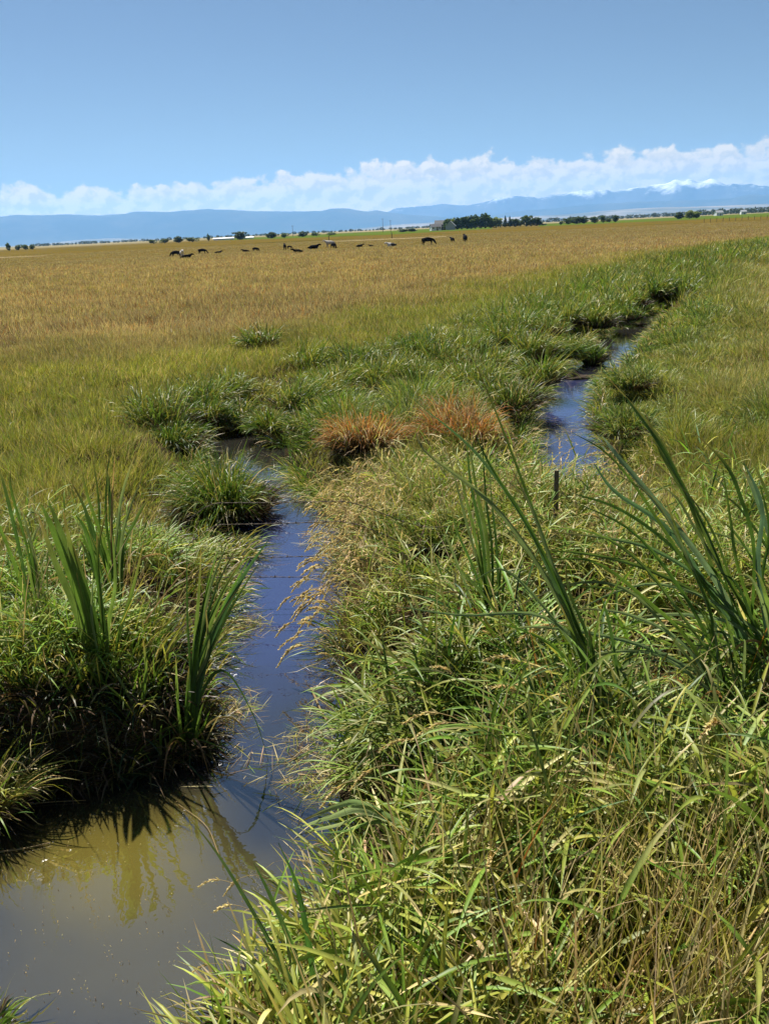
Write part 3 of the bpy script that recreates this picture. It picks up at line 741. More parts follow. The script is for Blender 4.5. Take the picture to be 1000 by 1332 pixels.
strip("green_pasture", "green pasture strip near the distant right trees", M_CROP, [(700, 294.6), (800, 290.0), (900, 285.8), (1000, 281.6), (1100, 277.4)], [(700, 291.6), (800, 286.8), (900, 281.6), (1000, 276.9), (1100, 272.2)], FIELD + .03)
strip("dirt_track", "thin pale dirt track across the pasture behind the cattle", M_TRACK, [(420, 315.0), (470, 313.0), (520, 310.9), (560, 309.2), (580, 308.2)], [(420, 314.1), (470, 312.0), (520, 309.8), (560, 308.1), (580, 307.3)], FIELD + .05)
strip("dirt_path", "pale dusty streak in the pasture at the left edge", M_TRACK, [(-80, 339), (0, 335.6), (60, 333.0)], [(-80, 337.9), (0, 334.4), (60, 332.4)], FIELD + .05)

# ------------------------------------------------------------------ bmesh shapes
def box_bm(bm, c, s, rz=0):
    r = bmesh.ops.create_cube(bm, size=1); M = Matrix.Translation(c) @ Matrix.Rotation(rz, 4, 'Z') @ Matrix.Diagonal((*s, 1)); bmesh.ops.transform(bm, matrix=M, verts=r['verts'])
def finish(name, bm, mat, parent=None, smooth=False, bevel=0):
    if bevel: bmesh.ops.bevel(bm, geom=bm.edges[:], offset=bevel, segments=2, affect='EDGES')
    bmesh.ops.recalc_face_normals(bm, faces=bm.faces)
    me = bpy.data.meshes.new(name); bm.to_mesh(me); bm.free(); me.materials.append(mat)
    if smooth: me.polygons.foreach_set("use_smooth", np.ones(len(me.polygons), bool))
    return link(name, me, parent)
def tube_np(pts, radii, ns=8, caps=False):
    pts = np.asarray(pts, float); radii = np.asarray(radii, float) * np.ones(len(pts))
    T = np.gradient(pts, axis=0); T = norm(T); ref = np.array([.3, .9, .2]); A = norm(np.cross(T, ref)); B = np.cross(T, A)
    a = np.linspace(0, 2 * np.pi, ns, endpoint=False)
    V = (pts[:, None] + (A[:, None] * np.cos(a)[None, :, None] + B[:, None] * np.sin(a)[None, :, None]) * radii[:, None, None]).reshape(-1, 3)
    i = np.arange(len(pts) - 1)[:, None] * ns; j = np.arange(ns)[None]; j2 = (j + 1) % ns
    return V, np.stack([i + j, i + j2, i + ns + j2, i + ns + j], -1).reshape(-1, 4)
def catmull(pts, n):
    p = np.asarray(pts, float)
    if len(p) == 2: return p[0] + (p[1] - p[0]) * np.linspace(0, 1, n)[:, None]
    q = np.concatenate([[2 * p[0] - p[1]], p, [2 * p[-1] - p[-2]]]); out = []
    for u in np.linspace(0, len(p) - 1 - 1e-6, n):
        i = int(u); t = u - i; a, b, c, d = q[i], q[i + 1], q[i + 2], q[i + 3]
        out.append(.5 * (2 * b + (c - a) * t + (2 * a - 5 * b + 4 * c - d) * t * t + (3 * b - a - 3 * c + d) * t ** 3))
    return np.array(out)

# ------------------------------------------------------------------ trees
def leaf_cloud(b, lobes, n, size, cols):
    """n leaf clumps of crossed quads through a set of lobes (centre, radii)"""
    wt = np.array([l[1][0] * l[1][1] * l[1][2] for l in lobes]) ** .7; wt /= wt.sum()
    k = rng.choice(len(lobes), n, p=wt); c = np.array([l[0] for l in lobes])[k]; R = np.array([l[1] for l in lobes])[k]
    d = norm(rng.normal(size=(n, 3))); q = U(.45, 1.08, n)[:, None] ** .6
    p = c + d * R * q
    nrm = norm(d * .6 + rng.normal(size=(n, 3)) * .8); a = norm(np.cross(nrm, rng.normal(size=(n, 3)))); e = np.cross(nrm, a)
    s = (size * U(.55, 1.3, n))[:, None]
    V = np.stack([p - a * s - e * s * .55, p + a * s * .3 - e * s * .8, p + a * s + e * s * .55, p - a * s * .3 + e * s * .8], 1).reshape(-1, 3)
    b.add(V, np.arange(4 * n).reshape(-1, 4), np.repeat(cols[rng.integers(0, len(cols), n)] * U(.7, 1.3, (n, 1)), 4, 0))
def tree_proto(kind):
    """a unit-height tree: (trunk mesh, crown mesh)"""
    tb = Buf(); cb = Buf()
    def limb(pts, ra, rb):
        v, f = tube_np(catmull(pts, 6), np.linspace(ra, rb, 6), 7); tb.add(v, f, np.zeros((len(v), 3)))
    G = {'round': [(.05, .085, .02), (.07, .10, .025), (.04, .065, .02)], 'pale': [(.11, .14, .04), (.09, .125, .035), (.13, .15, .05)], 'dark': [(.03, .05, .018), (.04, .06, .02)],
         'poplar': [(.045, .075, .02), (.055, .085, .025)], 'conifer': [(.02, .04, .018), (.03, .05, .02)], 'bush': [(.05, .075, .025), (.07, .09, .03)]}[kind]
    cols = np.array(G)
    if kind in ('poplar', 'conifer'):
        limb([(0, 0, -.02), (.004, 0, .4), (0, .003, .97)], .024, .004)
        lobes = []
        for i in range(9):
            f = i / 8; w = (.16 * math.sin(math.pi * min(1, f * .85 + .15)) + .03) if kind == 'poplar' else .2 * (1 - f) + .02
            lobes.append(((random.uniform(-.02, .02), random.uniform(-.02, .02), .14 + .78 * f), (w, w, .08)))
            a = random.uniform(0, 6.28); limb([(0, 0, .1 + .75 * f), (w * .8 * math.cos(a), w * .8 * math.sin(a), .16 + .78 * f)], .008, .002)
        leaf_cloud(cb, lobes, 620, .035, cols)
    elif kind == 'bush':
        lobes = []
        for i in range(6):
            a = random.uniform(0, 6.28); r = random.uniform(.1, .4); h = random.uniform(.35, .68)
            lobes.append(((r * math.cos(a), r * math.sin(a), h), (.33, .33, .32))); limb([(0, 0, -.02), (r * .5 * math.cos(a), r * .5 * math.sin(a), h * .6), (r * math.cos(a), r * math.sin(a), h)], .03, .006)
        leaf_cloud(cb, lobes, 620, .065, cols)
    else:
        limb([(0, 0, -.02), (.01, .01, .2), (.0, -.01, .5), (.02, 0, .8)], .038, .008); lobes = [((0, 0, .40), (.29, .29, .38)), ((0, 0, .62), (.22, .22, .24)), ((.02, 0, .83), (.14, .14, .15))]
        for i in range(9):
            a = i * 2.4 + random.uniform(-.4, .4); r = random.uniform(.16, .32); h = random.uniform(.2, .82)
            lobes.append(((r * math.cos(a), r * math.sin(a), h), (random.uniform(.11, .19),) * 2 + (random.uniform(.09, .15),)))
            limb([(0, 0, h * .5), (r * .5 * math.cos(a), r * .5 * math.sin(a), h * .8), (r * math.cos(a), r * math.sin(a), h)], .014, .003)
        leaf_cloud(cb, lobes, 1300, .045, cols)
    cb.c = [c * 1.7 for c in cb.c]
    return tb.mesh(kind + "_trunk", M_BARK), cb.mesh(kind + "_crown", M_LEAF, False)
PROTO = {k: [tree_proto(k), tree_proto(k)] for k in ('round', 'pale', 'dark', 'poplar', 'conifer', 'bush')}
NAMES = dict(round="broadleaf_tree", pale="broadleaf_tree", dark="broadleaf_tree", poplar="poplar_tree", conifer="conifer_tree", bush="shrub")
def tree(px, base_y, hpx, wpx, kind, label, group=None, Y=None, rest=.62):
    if Y is None: Y = 560
    # stands on the plain: distance from how far below the horizon its foot is, held within the farm belt
    p = pd(px, horizon(px), Y); dist = math.hypot(p[0], p[1]); hm = (hpx + max(0, horizon(px) + 2.5 * FPX / Y - base_y)) / FPX * Y * 1.02
    wn = {'round': .72, 'pale': .72, 'dark': .72, 'poplar': .36, 'conifer': .36, 'bush': 1.2}[kind]
    e = empty(NAMES[kind], (p[0], p[1], FIELD)); wm = wpx / FPX * Y / wn * 1.12
    e.scale = (wm, wm, hm); e.rotation_euler = (0, 0, random.uniform(0, 6.28))
    t, c = random.choice(PROTO[kind])
    if kind != 'bush': link("trunk", t, e); link("crown", c, e)
    else: link("stem", t, e); link("foliage", c, e)
    tag(e, label, "shrub" if kind == 'bush' else "tree", group)
G1 = "trees around the distant farmstead"
FARM = [(582, 296, 11, 11, 'round', "green rounded tree directly right of the distant farm sheds"), (590, 296, 12, 10, 'pale', "pale green tree behind the grey gabled barn"),
        (600, 296, 12.5, 11, 'round', "green tree just right of the grey gabled barn"), (608, 296, 14, 14, 'dark', "wide dark tree left of the two tallest farm trees"),
        (618, 296, 16, 10, 'round', "tall tree left of the tallest farmstead tree"), (631, 295.6, 17.5, 11, 'round', "tallest tree of the distant farmstead, with spreading crown"),
        (645, 295, 12, 15, 'pale', "wide pale green tree right of the tallest farm tree"), (657, 294.4, 13.5, 5.5, 'conifer', "slim dark conifer, left one of the farmstead pair"),
        (663, 294.2, 12.5, 5.5, 'conifer', "slim dark conifer, right one of the farmstead pair"), (670, 294, 9.5, 11, 'dark', "low dark tree just right of the slim conifers"),
        (684, 293.6, 13, 12, 'round', "round green tree near the right end of the farmstead"), (698, 293.6, 10, 14, 'dark', "broad dark tree at the right end of the farmstead"),
        (586, 295, 10, 10, 'dark', "dark tree rising just behind the barn roof"), (595, 295, 11.5, 10, 'dark', "dark tree between the pale tree and the next green one"), (613, 295, 11, 12, 'round', "lower green tree filling the gap before the tall farm trees"),
        (625, 295, 12, 12, 'dark', "dark lower tree at the foot of the tallest farm tree"), (638, 295, 11, 11, 'round', "green tree filling the gap right of the tallest farm tree"), (651, 295, 9.5, 10, 'bush', "bushy shrub left of the slim conifer pair"), (677, 294, 8.5, 10, 'bush', "bushy shrub between the conifers and the round end tree"), (690, 294, 8.5, 10, 'round', "lower green tree left of the broad dark end tree"),
        (706, 293.3, 2.5, 9, 'bush', "low shrub past the right end of the farmstead trees")]
for f in FARM: tree(*f, group=G1)
G2 = "trees right of the farmstead"
for f in [(730, 291, 4.5, 6.5, 'bush', "small shrub at the left end of the right tree belt"), (739, 290.6, 7, 9, 'round', "first green tree of the belt right of the farmstead"),
          (750, 290, 8, 14, 'dark', "widest dark tree of the belt right of the farmstead"), (759, 289.4, 6.5, 9, 'dark', "dark tree beside the widest tree of the right belt"),
          (773, 288.6, 7, 11, 'round', "rounded tree in the middle of the right belt"), (784, 288, 7.5, 7, 'round', "narrow tree toward the right end of the belt"),
          (793, 287.8, 5, 9, 'bush', "shrub between the last two trees of the right belt"), (800, 287.2, 7, 7, 'dark', "last tree at the right end of the belt")]: tree(*f, group=G2)
tree(883, 282.6, 7, 10, 'dark', "dark round tree left of the pale green one near the right sheds")
tree(897, 282.6, 9, 13, 'pale', "pale green broad tree near the right white sheds"); tree(905, 282.4, 7.5, 10, 'pale', "pale green low tree right end of the lone group near the sheds")
G3 = "trees along the left horizon"
for f in [(11, 323, 7, 6, 'round', "tall tree at the far left end of the horizon"), (24, 322, 4.5, 9, 'bush', "low shrub next to the leftmost horizon tree"), (33, 321.8, 4.5, 9, 'bush', "middle shrub of the leftmost horizon clump"), (42, 321.4, 4.5, 8, 'bush', "right hand shrub of the leftmost horizon clump"),
          (200, 314.4, 4, 10, 'bush', "low shrub left of the dark round horizon tree"), (214, 314, 4.5, 11, 'bush', "wide shrub touching the dark round horizon tree"), (232, 313.6, 6.5, 11, 'dark', "dark round tree left of the slim poplar"), (250, 312.6, 5, 14, 'bush', "wide shrub between the dark round tree and the poplar"),
          (271, 312, 8, 4, 'poplar', "slim upright poplar on the left horizon"), (312, 310.4, 9, 14, 'dark', "large dark round tree behind the long white shed"), (353, 308.8, 7, 14, 'dark', "dark tree on the left edge of the green crop strip"),
          (370, 307.6, 5, 10, 'bush', "shrub between the two dark trees of the crop strip"), (394, 306.6, 6, 12, 'dark', "dark tree behind the left half of the crop strip"), (412, 305.6, 4, 12, 'bush', "low wide shrub behind the crop strip beside a dark tree"), (428, 305, 3.6, 14, 'bush', "flat shrub behind the middle of the crop strip"),
          (524, 301.6, 3.6, 12, 'dark', "left dark bushy tree in the low clump left of the farm"), (536, 301, 3.8, 12, 'dark', "right dark bushy tree in the low clump left of the farm")]: tree(*f, group=G3)

def far_wood(name, label, x0, x1, y0, y1, hpx, Y, n):
    b = Buf(); lobes = []
    for i in range(n):
        f = (i + random.random()) / n; px = x0 + (x1 - x0) * f; p = pd(px, horizon(px), Y * random.uniform(.95, 1.08)); h = hpx * random.uniform(.55, 1.25) / FPX * Y
        ofs = (horizon(px) + 2.5 * FPX / Y) - (y0 + (y1 - y0) * f)
        h += max(0, ofs) / FPX * Y
        lobes.append(((p[0], p[1], FIELD + h * .5), (h * random.uniform(.6, 1.3), h, h * .52)))
    leaf_cloud(b, lobes, n * 110, hpx / FPX * Y * .16, np.array([(.03, .05, .02), (.045, .065, .025), (.06, .08, .03)]))
    tag(b.build(name, M_LEAF, None, False), label, kind="stuff")
far_wood("distant_woods", "dark band of distant woods on the right horizon", 900, 1080, 281, 271, 5.5, 1500, 46)
far_wood("distant_woods", "thin band of distant woods behind the right tree belt", 690, 890, 292, 283, 4.2, 2000, 46)
far_wood("distant_woods", "thin dark strip of distant woods on the left horizon", 50, 300, 319, 310, 2.6, 1900, 60)
far_wood("distant_woods", "thin dark strip of distant woods on the middle horizon", 300, 560, 309.5, 299, 2.4, 2000, 60)

# ------------------------------------------------------------------ buildings
def house(name, label, px, Y, wm, dm, eave, ridge, rz, wallm, roofm, door=True):
    p = pd(px, horizon(px), Y); e = empty(name, (p[0], p[1], FIELD), rz); tag(e, label, "building")
    bm = bmesh.new(); box_bm(bm, (0, 0, eave / 2), (wm, dm, eave))
    for s in (-1, 1):
        vs = [bm.verts.new(v) for v in ((s * wm / 2, -dm / 2, eave), (s * wm / 2, dm / 2, eave), (s * wm / 2, 0, ridge - .12))]; bm.faces.new(vs)
    finish("wall", bm, wallm, e)
    bm = bmesh.new(); o = .45
    for s in (-1, 1):
        sl = (ridge - eave) / (dm / 2); y = s * (dm / 2 + o); z = eave - o * sl; q = .14
        vs = [bm.verts.new(v) for v in ((-wm / 2 - o, y, z), (wm / 2 + o, y, z), (wm / 2 + o, 0, ridge), (-wm / 2 - o, 0, ridge), (-wm / 2 - o, y, z + q), (wm / 2 + o, y, z + q), (wm / 2 + o, 0, ridge + q), (-wm / 2 - o, 0, ridge + q))]
        for f in ((0, 1, 2, 3), (7, 6, 5, 4), (0, 4, 5, 1), (1, 5, 6, 2), (3, 2, 6, 7), (0, 3, 7, 4)): bm.faces.new([vs[i] for i in f])
    finish("roof", bm, roofm, e)
    if door:
        bm = bmesh.new(); box_bm(bm, (wm * .1, -dm / 2 - .03, 1.05), (1.0, .08, 2.1)); finish("door", bm, M_WOOD, e)
        for x in (-.32, .34):
            bm = bmesh.new(); box_bm(bm, (wm * x, -dm / 2 - .02, 1.6), (1.3, .06, 1.1)); w = finish("window", bm, M_WHITE, e)
            bm = bmesh.new(); box_bm(bm, (wm * x, -dm / 2 - .06, 1.6), (1.1, .05, .9)); finish("pane", bm, M_GLASS, w)
    return e
house("farm_house", "low white farm house with dark roof left of the farm trees", 566, 555, 6.5, 5, 2.4, 4.0, .2, M_WHITE, M_GREYROOF)
house("farm_shed", "dark weathered barn behind the low white farm house", 573, 570, 7, 6, 3.8, 6.2, -.2, M_REDBARN, M_GREYROOF)
house("barn", "grey gabled tin barn among the farmstead trees", 586, 552, 5.5, 6, 2.6, 5.4, 1.4, M_TIN, M_TIN)
house("white_shed", "white shed with pale roof in front of the right woods", 934, 880, 7.2, 5.5, 3.2, 5.0, .15, M_WHITE, M_TIN)
house("white_shed", "smaller white shed nearer the right edge below the woods", 966, 950, 5.5, 5, 3.0, 4.6, -.1, M_WHITE, M_TIN)
house("long_shed", "long low white shed on the left horizon", 291, 640, 15, 4, 1.1, 1.6, .0, M_WHITE, M_WHITE, False)
house("long_shed", "short low white shed right of the long white one", 322, 660, 9, 4, .9, 1.4, .0, M_WHITE, M_WHITE, False)

def pole(px, Y, h, label):
    p = pd(px, horizon(px), Y); e = empty("utility_pole", (p[0], p[1], FIELD)); tag(e, label, "utility pole", "utility poles across the plain")
    b = Buf(); v, f = tube_np([(0, 0, -.2), (0, 0, h * .5), (0, 0, h)], [.17, .14, .11], 8); b.add(v, f, np.zeros((len(v), 3))); b.build("post", M_WOOD, e)
    bm = bmesh.new(); box_bm(bm, (0, -.15, h - .5), (2.0, .1, .12)); finish("crossarm", bm, M_WOOD, e)
pole(381, 640, 8.0, "thin utility pole behind the left part of the crop strip"); pole(498, 640, 10.0, "tall thin utility pole between the crop strip and farm"); pole(508, 640, 8.5, "thin utility pole right beside the tallest pole")
post_b = Buf(); v, f = tube_np([(0, 0, -.2), (.01, 0, .6), (0, 0, 1.25)], [.075, .07, .065], 7); post_b.add(v, f, np.zeros((len(v), 3))); post_me = post_b.mesh("fence_post", M_WOOD)
for i, px in enumerate(np.arange(916, 1006, 8.2)):
    p = pd(px, horizon(px), 255 + 3 * i); o = link("fence_post", post_me); o.location = (p[0], p[1], FIELD); tag(o, "small wooden fence post in the row across the right pasture", "fence post", "wooden posts across the right pasture")
for px in (427, 509):
    p = pd(px, horizon(px), 230); o = link("fence_post", post_me); o.location = (p[0], p[1], FIELD); o.scale = (1.6, 1.6, 1.25)
    tag(o, {427: "lone wooden post behind the cow with a white back", 509: "lone wooden post above the black and white resting cow"}[px], "fence post")

# ------------------------------------------------------------------ cattle
def skin_mesh(name, verts, edges, radii, sub=2):
    me = bpy.data.meshes.new(name); me.from_pydata(verts, edges, []); o = bpy.data.objects.new(name, me); COL.objects.link(o)
    sk = o.modifiers.new("s", 'SKIN'); sk.use_smooth_shade = True; ss = o.modifiers.new("b", 'SUBSURF'); ss.levels = sub; ss.render_levels = sub
    for i, r in enumerate(radii): me.skin_vertices[0].data[i].radius = r if isinstance(r, tuple) else (r, r)
    me.skin_vertices[0].data[0].use_root = True
    bpy.context.view_layer.update()
    ev = o.evaluated_get(bpy.context.evaluated_depsgraph_get()); out = bpy.data.meshes.new_from_object(ev); out.name = name
    bpy.data.objects.remove(o); bpy.data.meshes.remove(me); return out
def cow_mesh(pose):
    # x forward; pelvis first
    zb = 1.02 if pose != 'lying' else .42
    V = [(-.62, 0, zb + .05), (-.2, 0, zb), (.3, 0, zb - .02), (.66, 0, zb + .06)]; E = [(0, 1), (1, 2), (2, 3)]; R = [(.30, .31), (.36, .38), (.35, .38), (.29, .33)]
    def chain(a, pts, rs):
        p = a
        for q, r in zip(pts, rs): V.append(q); R.append(r); E.append((p, len(V) - 1)); p = len(V) - 1
        return p
    if pose == 'grazing': chain(3, [(.98, 0, zb - .12), (1.22, 0, zb - .48), (1.36, 0, zb - .74), (1.42, 0, zb - .95)], [.21, .15, .14, .085])
    elif pose == 'standing': chain(3, [(.98, 0, zb + .22), (1.2, 0, zb + .40), (1.42, 0, zb + .34), (1.68, 0, zb + .18)], [.21, .16, .14, .085])
    else: chain(3, [(.95, 0, zb + .24), (1.12, .05, zb + .42), (1.33, .1, zb + .36), (1.55, .14, zb + .22)], [.20, .15, .14, .085])
    hd = len(V) - 2
    for s in (-1, 1): chain(hd, [(V[hd][0] - .06, V[hd][1] + s * .17, V[hd][2] + .10), (V[hd][0] - .10, V[hd][1] + s * .30, V[hd][2] + .08)], [.045, .03])
    if pose != 'lying':
        for s in (-1, 1):
            chain(3, [(.62, s * .19, .66), (.64, s * .19, .40), (.62, s * .19, .12), (.66, s * .19, .03)], [.13, .065, .05, .06])
            o = .12 * s if pose == 'grazing' else .05 * s
            chain(0, [(-.66 + o, s * .19, .72), (-.56 + o, s * .19, .55), (-.74 + o, s * .19, .42), (-.70 + o, s * .19, .10), (-.66 + o, s * .19, .03)], [.17, .10, .062, .05, .06])
        chain(0, [(-.93, 0, zb + .12), (-.99, 0, zb - .25), (-.99, 0, zb - .62)], [.035, .026, .05])
    else:
        for s in (-1, 1):
            chain(3, [(.72, s * .30, .16), (.98, s * .33, .10), (.72, s * .36, .06)], [.11, .07, .05]); chain(0, [(-.42, s * .36, .20), (-.10, s * .42, .12), (-.42, s * .46, .07)], [.17, .09, .055])
        chain(0, [(-.92, .05, .30), (-1.02, .12, .08)], [.035, .04])
    return skin_mesh("cow_" + pose, V, E, R)
COW = {p: cow_mesh(p) for p in ('grazing', 'standing', 'lying')}
def cow(px, feet, pose, rz, sc, mat, label, Y=None):
    if Y is None: Y = (H - FIELD) * FPX / (feet - horizon(px)) / 1.0
    p = pd(px, horizon(px), Y); me = COW[pose].copy(); me.materials.clear(); me.materials.append(mat)
    o = link("cow", me); o.location = (p[0], p[1], FIELD - .04); o.rotation_euler = (0, 0, rz); o.scale = (sc * .9,) * 3
    tag(o, label, "cow", "cattle scattered over the pasture")
PI = math.pi
for c in [(226.5, 332.0, 'grazing', PI * .95, .8, M_BLACKHIDE, "black cow just behind the one at the left end of the herd"),
          (234, 333.2, 'standing', -1.2, .85, M_PATCH, "pale fronted black cow standing at the left end of the herd"),
          (239, 333.6, 'lying', .1, .8, M_BLACKHIDE, "black cow lying right beside the pale fronted cow"),
          (261, 328.3, 'grazing', .3, .75, M_BLACKHIDE, "black cow grazing second group from the left end"),
          (281, 327.8, 'lying', .1, .62, M_BLACKHIDE, "small dark animal lying right of the second grazing cow"),
          (318.5, 325.8, 'lying', PI, .65, M_BROWNHIDE, "brownish calf lying left of a dark one"),
          (330.5, 325.4, 'grazing', PI * .2, .62, M_BLACKHIDE, "dark calf standing right of the brownish lying calf"),
          (369, 322.8, 'standing', PI * .55, .8, M_BLACKHIDE, "black cow seen end on above the lying cow"),
          (375, 321.8, 'grazing', .4, .5, M_BROWNHIDE, "small brown calf at the heels of an end on cow"),
          (386.5, 326.4, 'lying', PI * .97, .78, M_BLACKHIDE, "black cow lying lowest in the middle of the herd"),
          (405.5, 321.8, 'lying', .05, 1.0, M_BLACKHIDE, "long black cow lying left of the white backed cow"),
          (428.5, 319.8, 'standing', PI * .9, .95, M_PALEHIDE, "white backed cow standing behind a dark one"),
          (432.5, 321.2, 'grazing', -1.1, .8, M_BLACKHIDE, "dark cow in front of the white backed cow"),
          (466, 319.0, 'lying', .1, .62, M_BLACKHIDE, "dark animal lying between the white backed cow and a small calf"),
          (482, 318.2, 'lying', PI, .42, M_BROWNHIDE, "smallest brown calf lying in the middle of the pasture"),
          (509, 318.2, 'lying', PI * .98, .85, M_PATCH, "black and white cow lying under the lone post"),
          (555.5, 316.8, 'grazing', .0, 1.0, M_BLACKHIDE, "largest black cow grazing side on below the farm"),
          (588, 313.2, 'standing', PI * .6, .68, M_BLACKHIDE, "small dark cow between the largest cow and the last one"),
          (604.5, 312.6, 'standing', PI * .52, .95, M_BLACKHIDE, "black cow seen end on at the right end of the herd")]: cow(*c)

# ------------------------------------------------------------------ barbed wire fence across the stream
def barb_mesh():
    bb = Buf()
    for k in range(4):
        a = random.uniform(0, 6.28); d = np.array([random.uniform(-.4, .4), math.cos(a), math.sin(a)]) * .02
        v, f = tube_np([-d * .2, d * .4, d], [.0026, .0022, .0008], 4); bb.add(v, f, np.zeros((len(v), 3)))
    v, f = tube_np([(-.01, 0, 0), (0, 0, 0), (.01, 0, 0)], .006, 6); bb.add(v, f, np.zeros((len(v), 3)))
    return bb.mesh("barb", M_STEEL)
BARBS = [barb_mesh() for _ in range(5)]
def make_fence():
    e = empty("barbed_wire_fence", (*pd(722, 650, 6.3)[:2], .4)); tag(e, "rusty barbed wire fence on a steel post crossing the stream", "fence")
    o0 = np.array(e.location)
    YA, YB = 6.75, 5.75                                     # the line runs a little nearer towards the right
    xa, xb = -5.4, 4.6
    def P(x, z): return np.array([x, np.interp(x, [xa, xb], [YA, YB]), z])
    posts = [P(xa, 0), P(pd(722, 640, 6.1)[0], 0), P(xb, 0)]
    for q in posts:
        zg = float(gheight(q[None, :2])[0]); b = bmesh.new()
        top = 1.14
        box_bm(b, (q[0], q[1], (zg - .3 + top) / 2), (.036, .006, top - zg + .3)); box_bm(b, (q[0], q[1] + .018, (zg - .3 + top) / 2), (.006, .03, top - zg + .3))
        for k in range(14): box_bm(b, (q[0], q[1] - .006, top - .06 - k * .055), (.012, .008, .018))
        bmesh.ops.translate(b, verts=b.verts, vec=-Vector(o0)); finish("post", b, M_POST, e)
    for h in (.27, .46, .77, .96):
        b = Buf(); n = 260; xs = np.linspace(xa, xb, n)
        sag = .05 * np.abs(np.sin((xs - posts[1][0]) / 5.0 * np.pi)) * (.6 + .4 * h)
        wob = np.sin(xs * 3.1 + h * 20) * .004
        pts = np.array([P(x, h) for x in xs]); pts[:, 2] = np.maximum(pts[:, 2] - sag + wob - .45 * sstep(-1.35, -2.1, xs) * (h > .3) - .26 * sstep(-.4, .4, xs) * (h > .3) - .2 * sstep(1.4, 2.4, xs) * (h > .3), .22) - o0[2]; pts[:, 0] -= o0[0]; pts[:, 1] -= o0[1]
        tw = np.linspace(0, 400, n)
        for s in (0, np.pi):
            q = pts + np.stack([np.zeros(n), np.cos(tw + s) * .0022, np.sin(tw + s) * .0022], 1); v, f = tube_np(q, .0024, 5); b.add(v, f, np.zeros((len(v), 3)))
        w = b.build("wire", M_STEEL, e)
        for x in np.arange(-1.75, 1.5, .125) + random.uniform(0, .1):
            c = np.array([np.interp(x, xs, pts[:, k]) for k in range(3)]); o = link("barb", random.choice(BARBS), w); o.location = tuple(c)
make_fence()

# ------------------------------------------------------------------ cattails
CATC = np.array([(.065, .125, .02), (.09, .15, .024), (.045, .09, .02), (.11, .165, .035), (.14, .185, .07)])
def strap(name, pts, w, parent, o0, col=None, n=18, facing=None, mat=None):
    """one strap leaf: a shallow V in section, tapering to a point"""
    P = catmull(pts, n); T = norm(np.gradient(P, axis=0)); t = np.linspace(0, 1, n)
    view = facing if facing is not None else np.array([random.uniform(-.7, .7), -1.0, random.uniform(-.2, .5)])
    S_ = norm(np.cross(T, view)); a = (np.linspace(-.5, .5, n) * random.uniform(-1.4, 1.4))[:, None]
    Nn = np.cross(S_, T); S_ = S_ * np.cos(a) + Nn * np.sin(a); Nn = np.cross(S_, T)
    ww = w * np.interp(t, [0, .15, .55, .8, .93, 1], [.75, 1, .95, .62, .3, .02])[:, None] * .5
    th = .0022 * np.interp(t, [0, 1], [1.6, .5])[:, None]
    rows = np.stack([P - S_ * ww + Nn * ww * .24, P - S_ * ww * .45 + Nn * th, P - Nn * th, P + S_ * ww * .45 + Nn * th, P + S_ * ww + Nn * ww * .24], 1) - o0
    V = rows.reshape(-1, 3); i = np.arange(n - 1)[:, None] * 5; j = np.arange(4)[None]
    F = np.stack([i + j, i + j + 1, i + 6 + j, i + 5 + j], -1).reshape(-1, 4)
    c = CATC[random.randrange(len(CATC))] * random.uniform(.8, 1.25) if col is None else np.array(col)
    C = np.repeat(c[None], len(V), 0)
    tip = np.repeat((t ** 7)[:, None], 5, 0).reshape(-1, 1)
    if random.random() < .5: C = C * (1 - tip) + np.array([(.30, .19, .07)]) * tip
    b = Buf(); b.add(V, F, C); o = b.build(name, mat or M_CAT, parent)
    at_ = o.data.attributes.new("strip", 'FLOAT_VECTOR', 'POINT'); r_ = random.random() * 50
    at_.data.foreach_set("vector", np.stack([np.tile(np.array([-1, -.45, 0, .45, 1]), n), np.repeat(t * 14, 5), np.full(5 * n, r_)], 1).astype(np.float32).ravel())
    return o

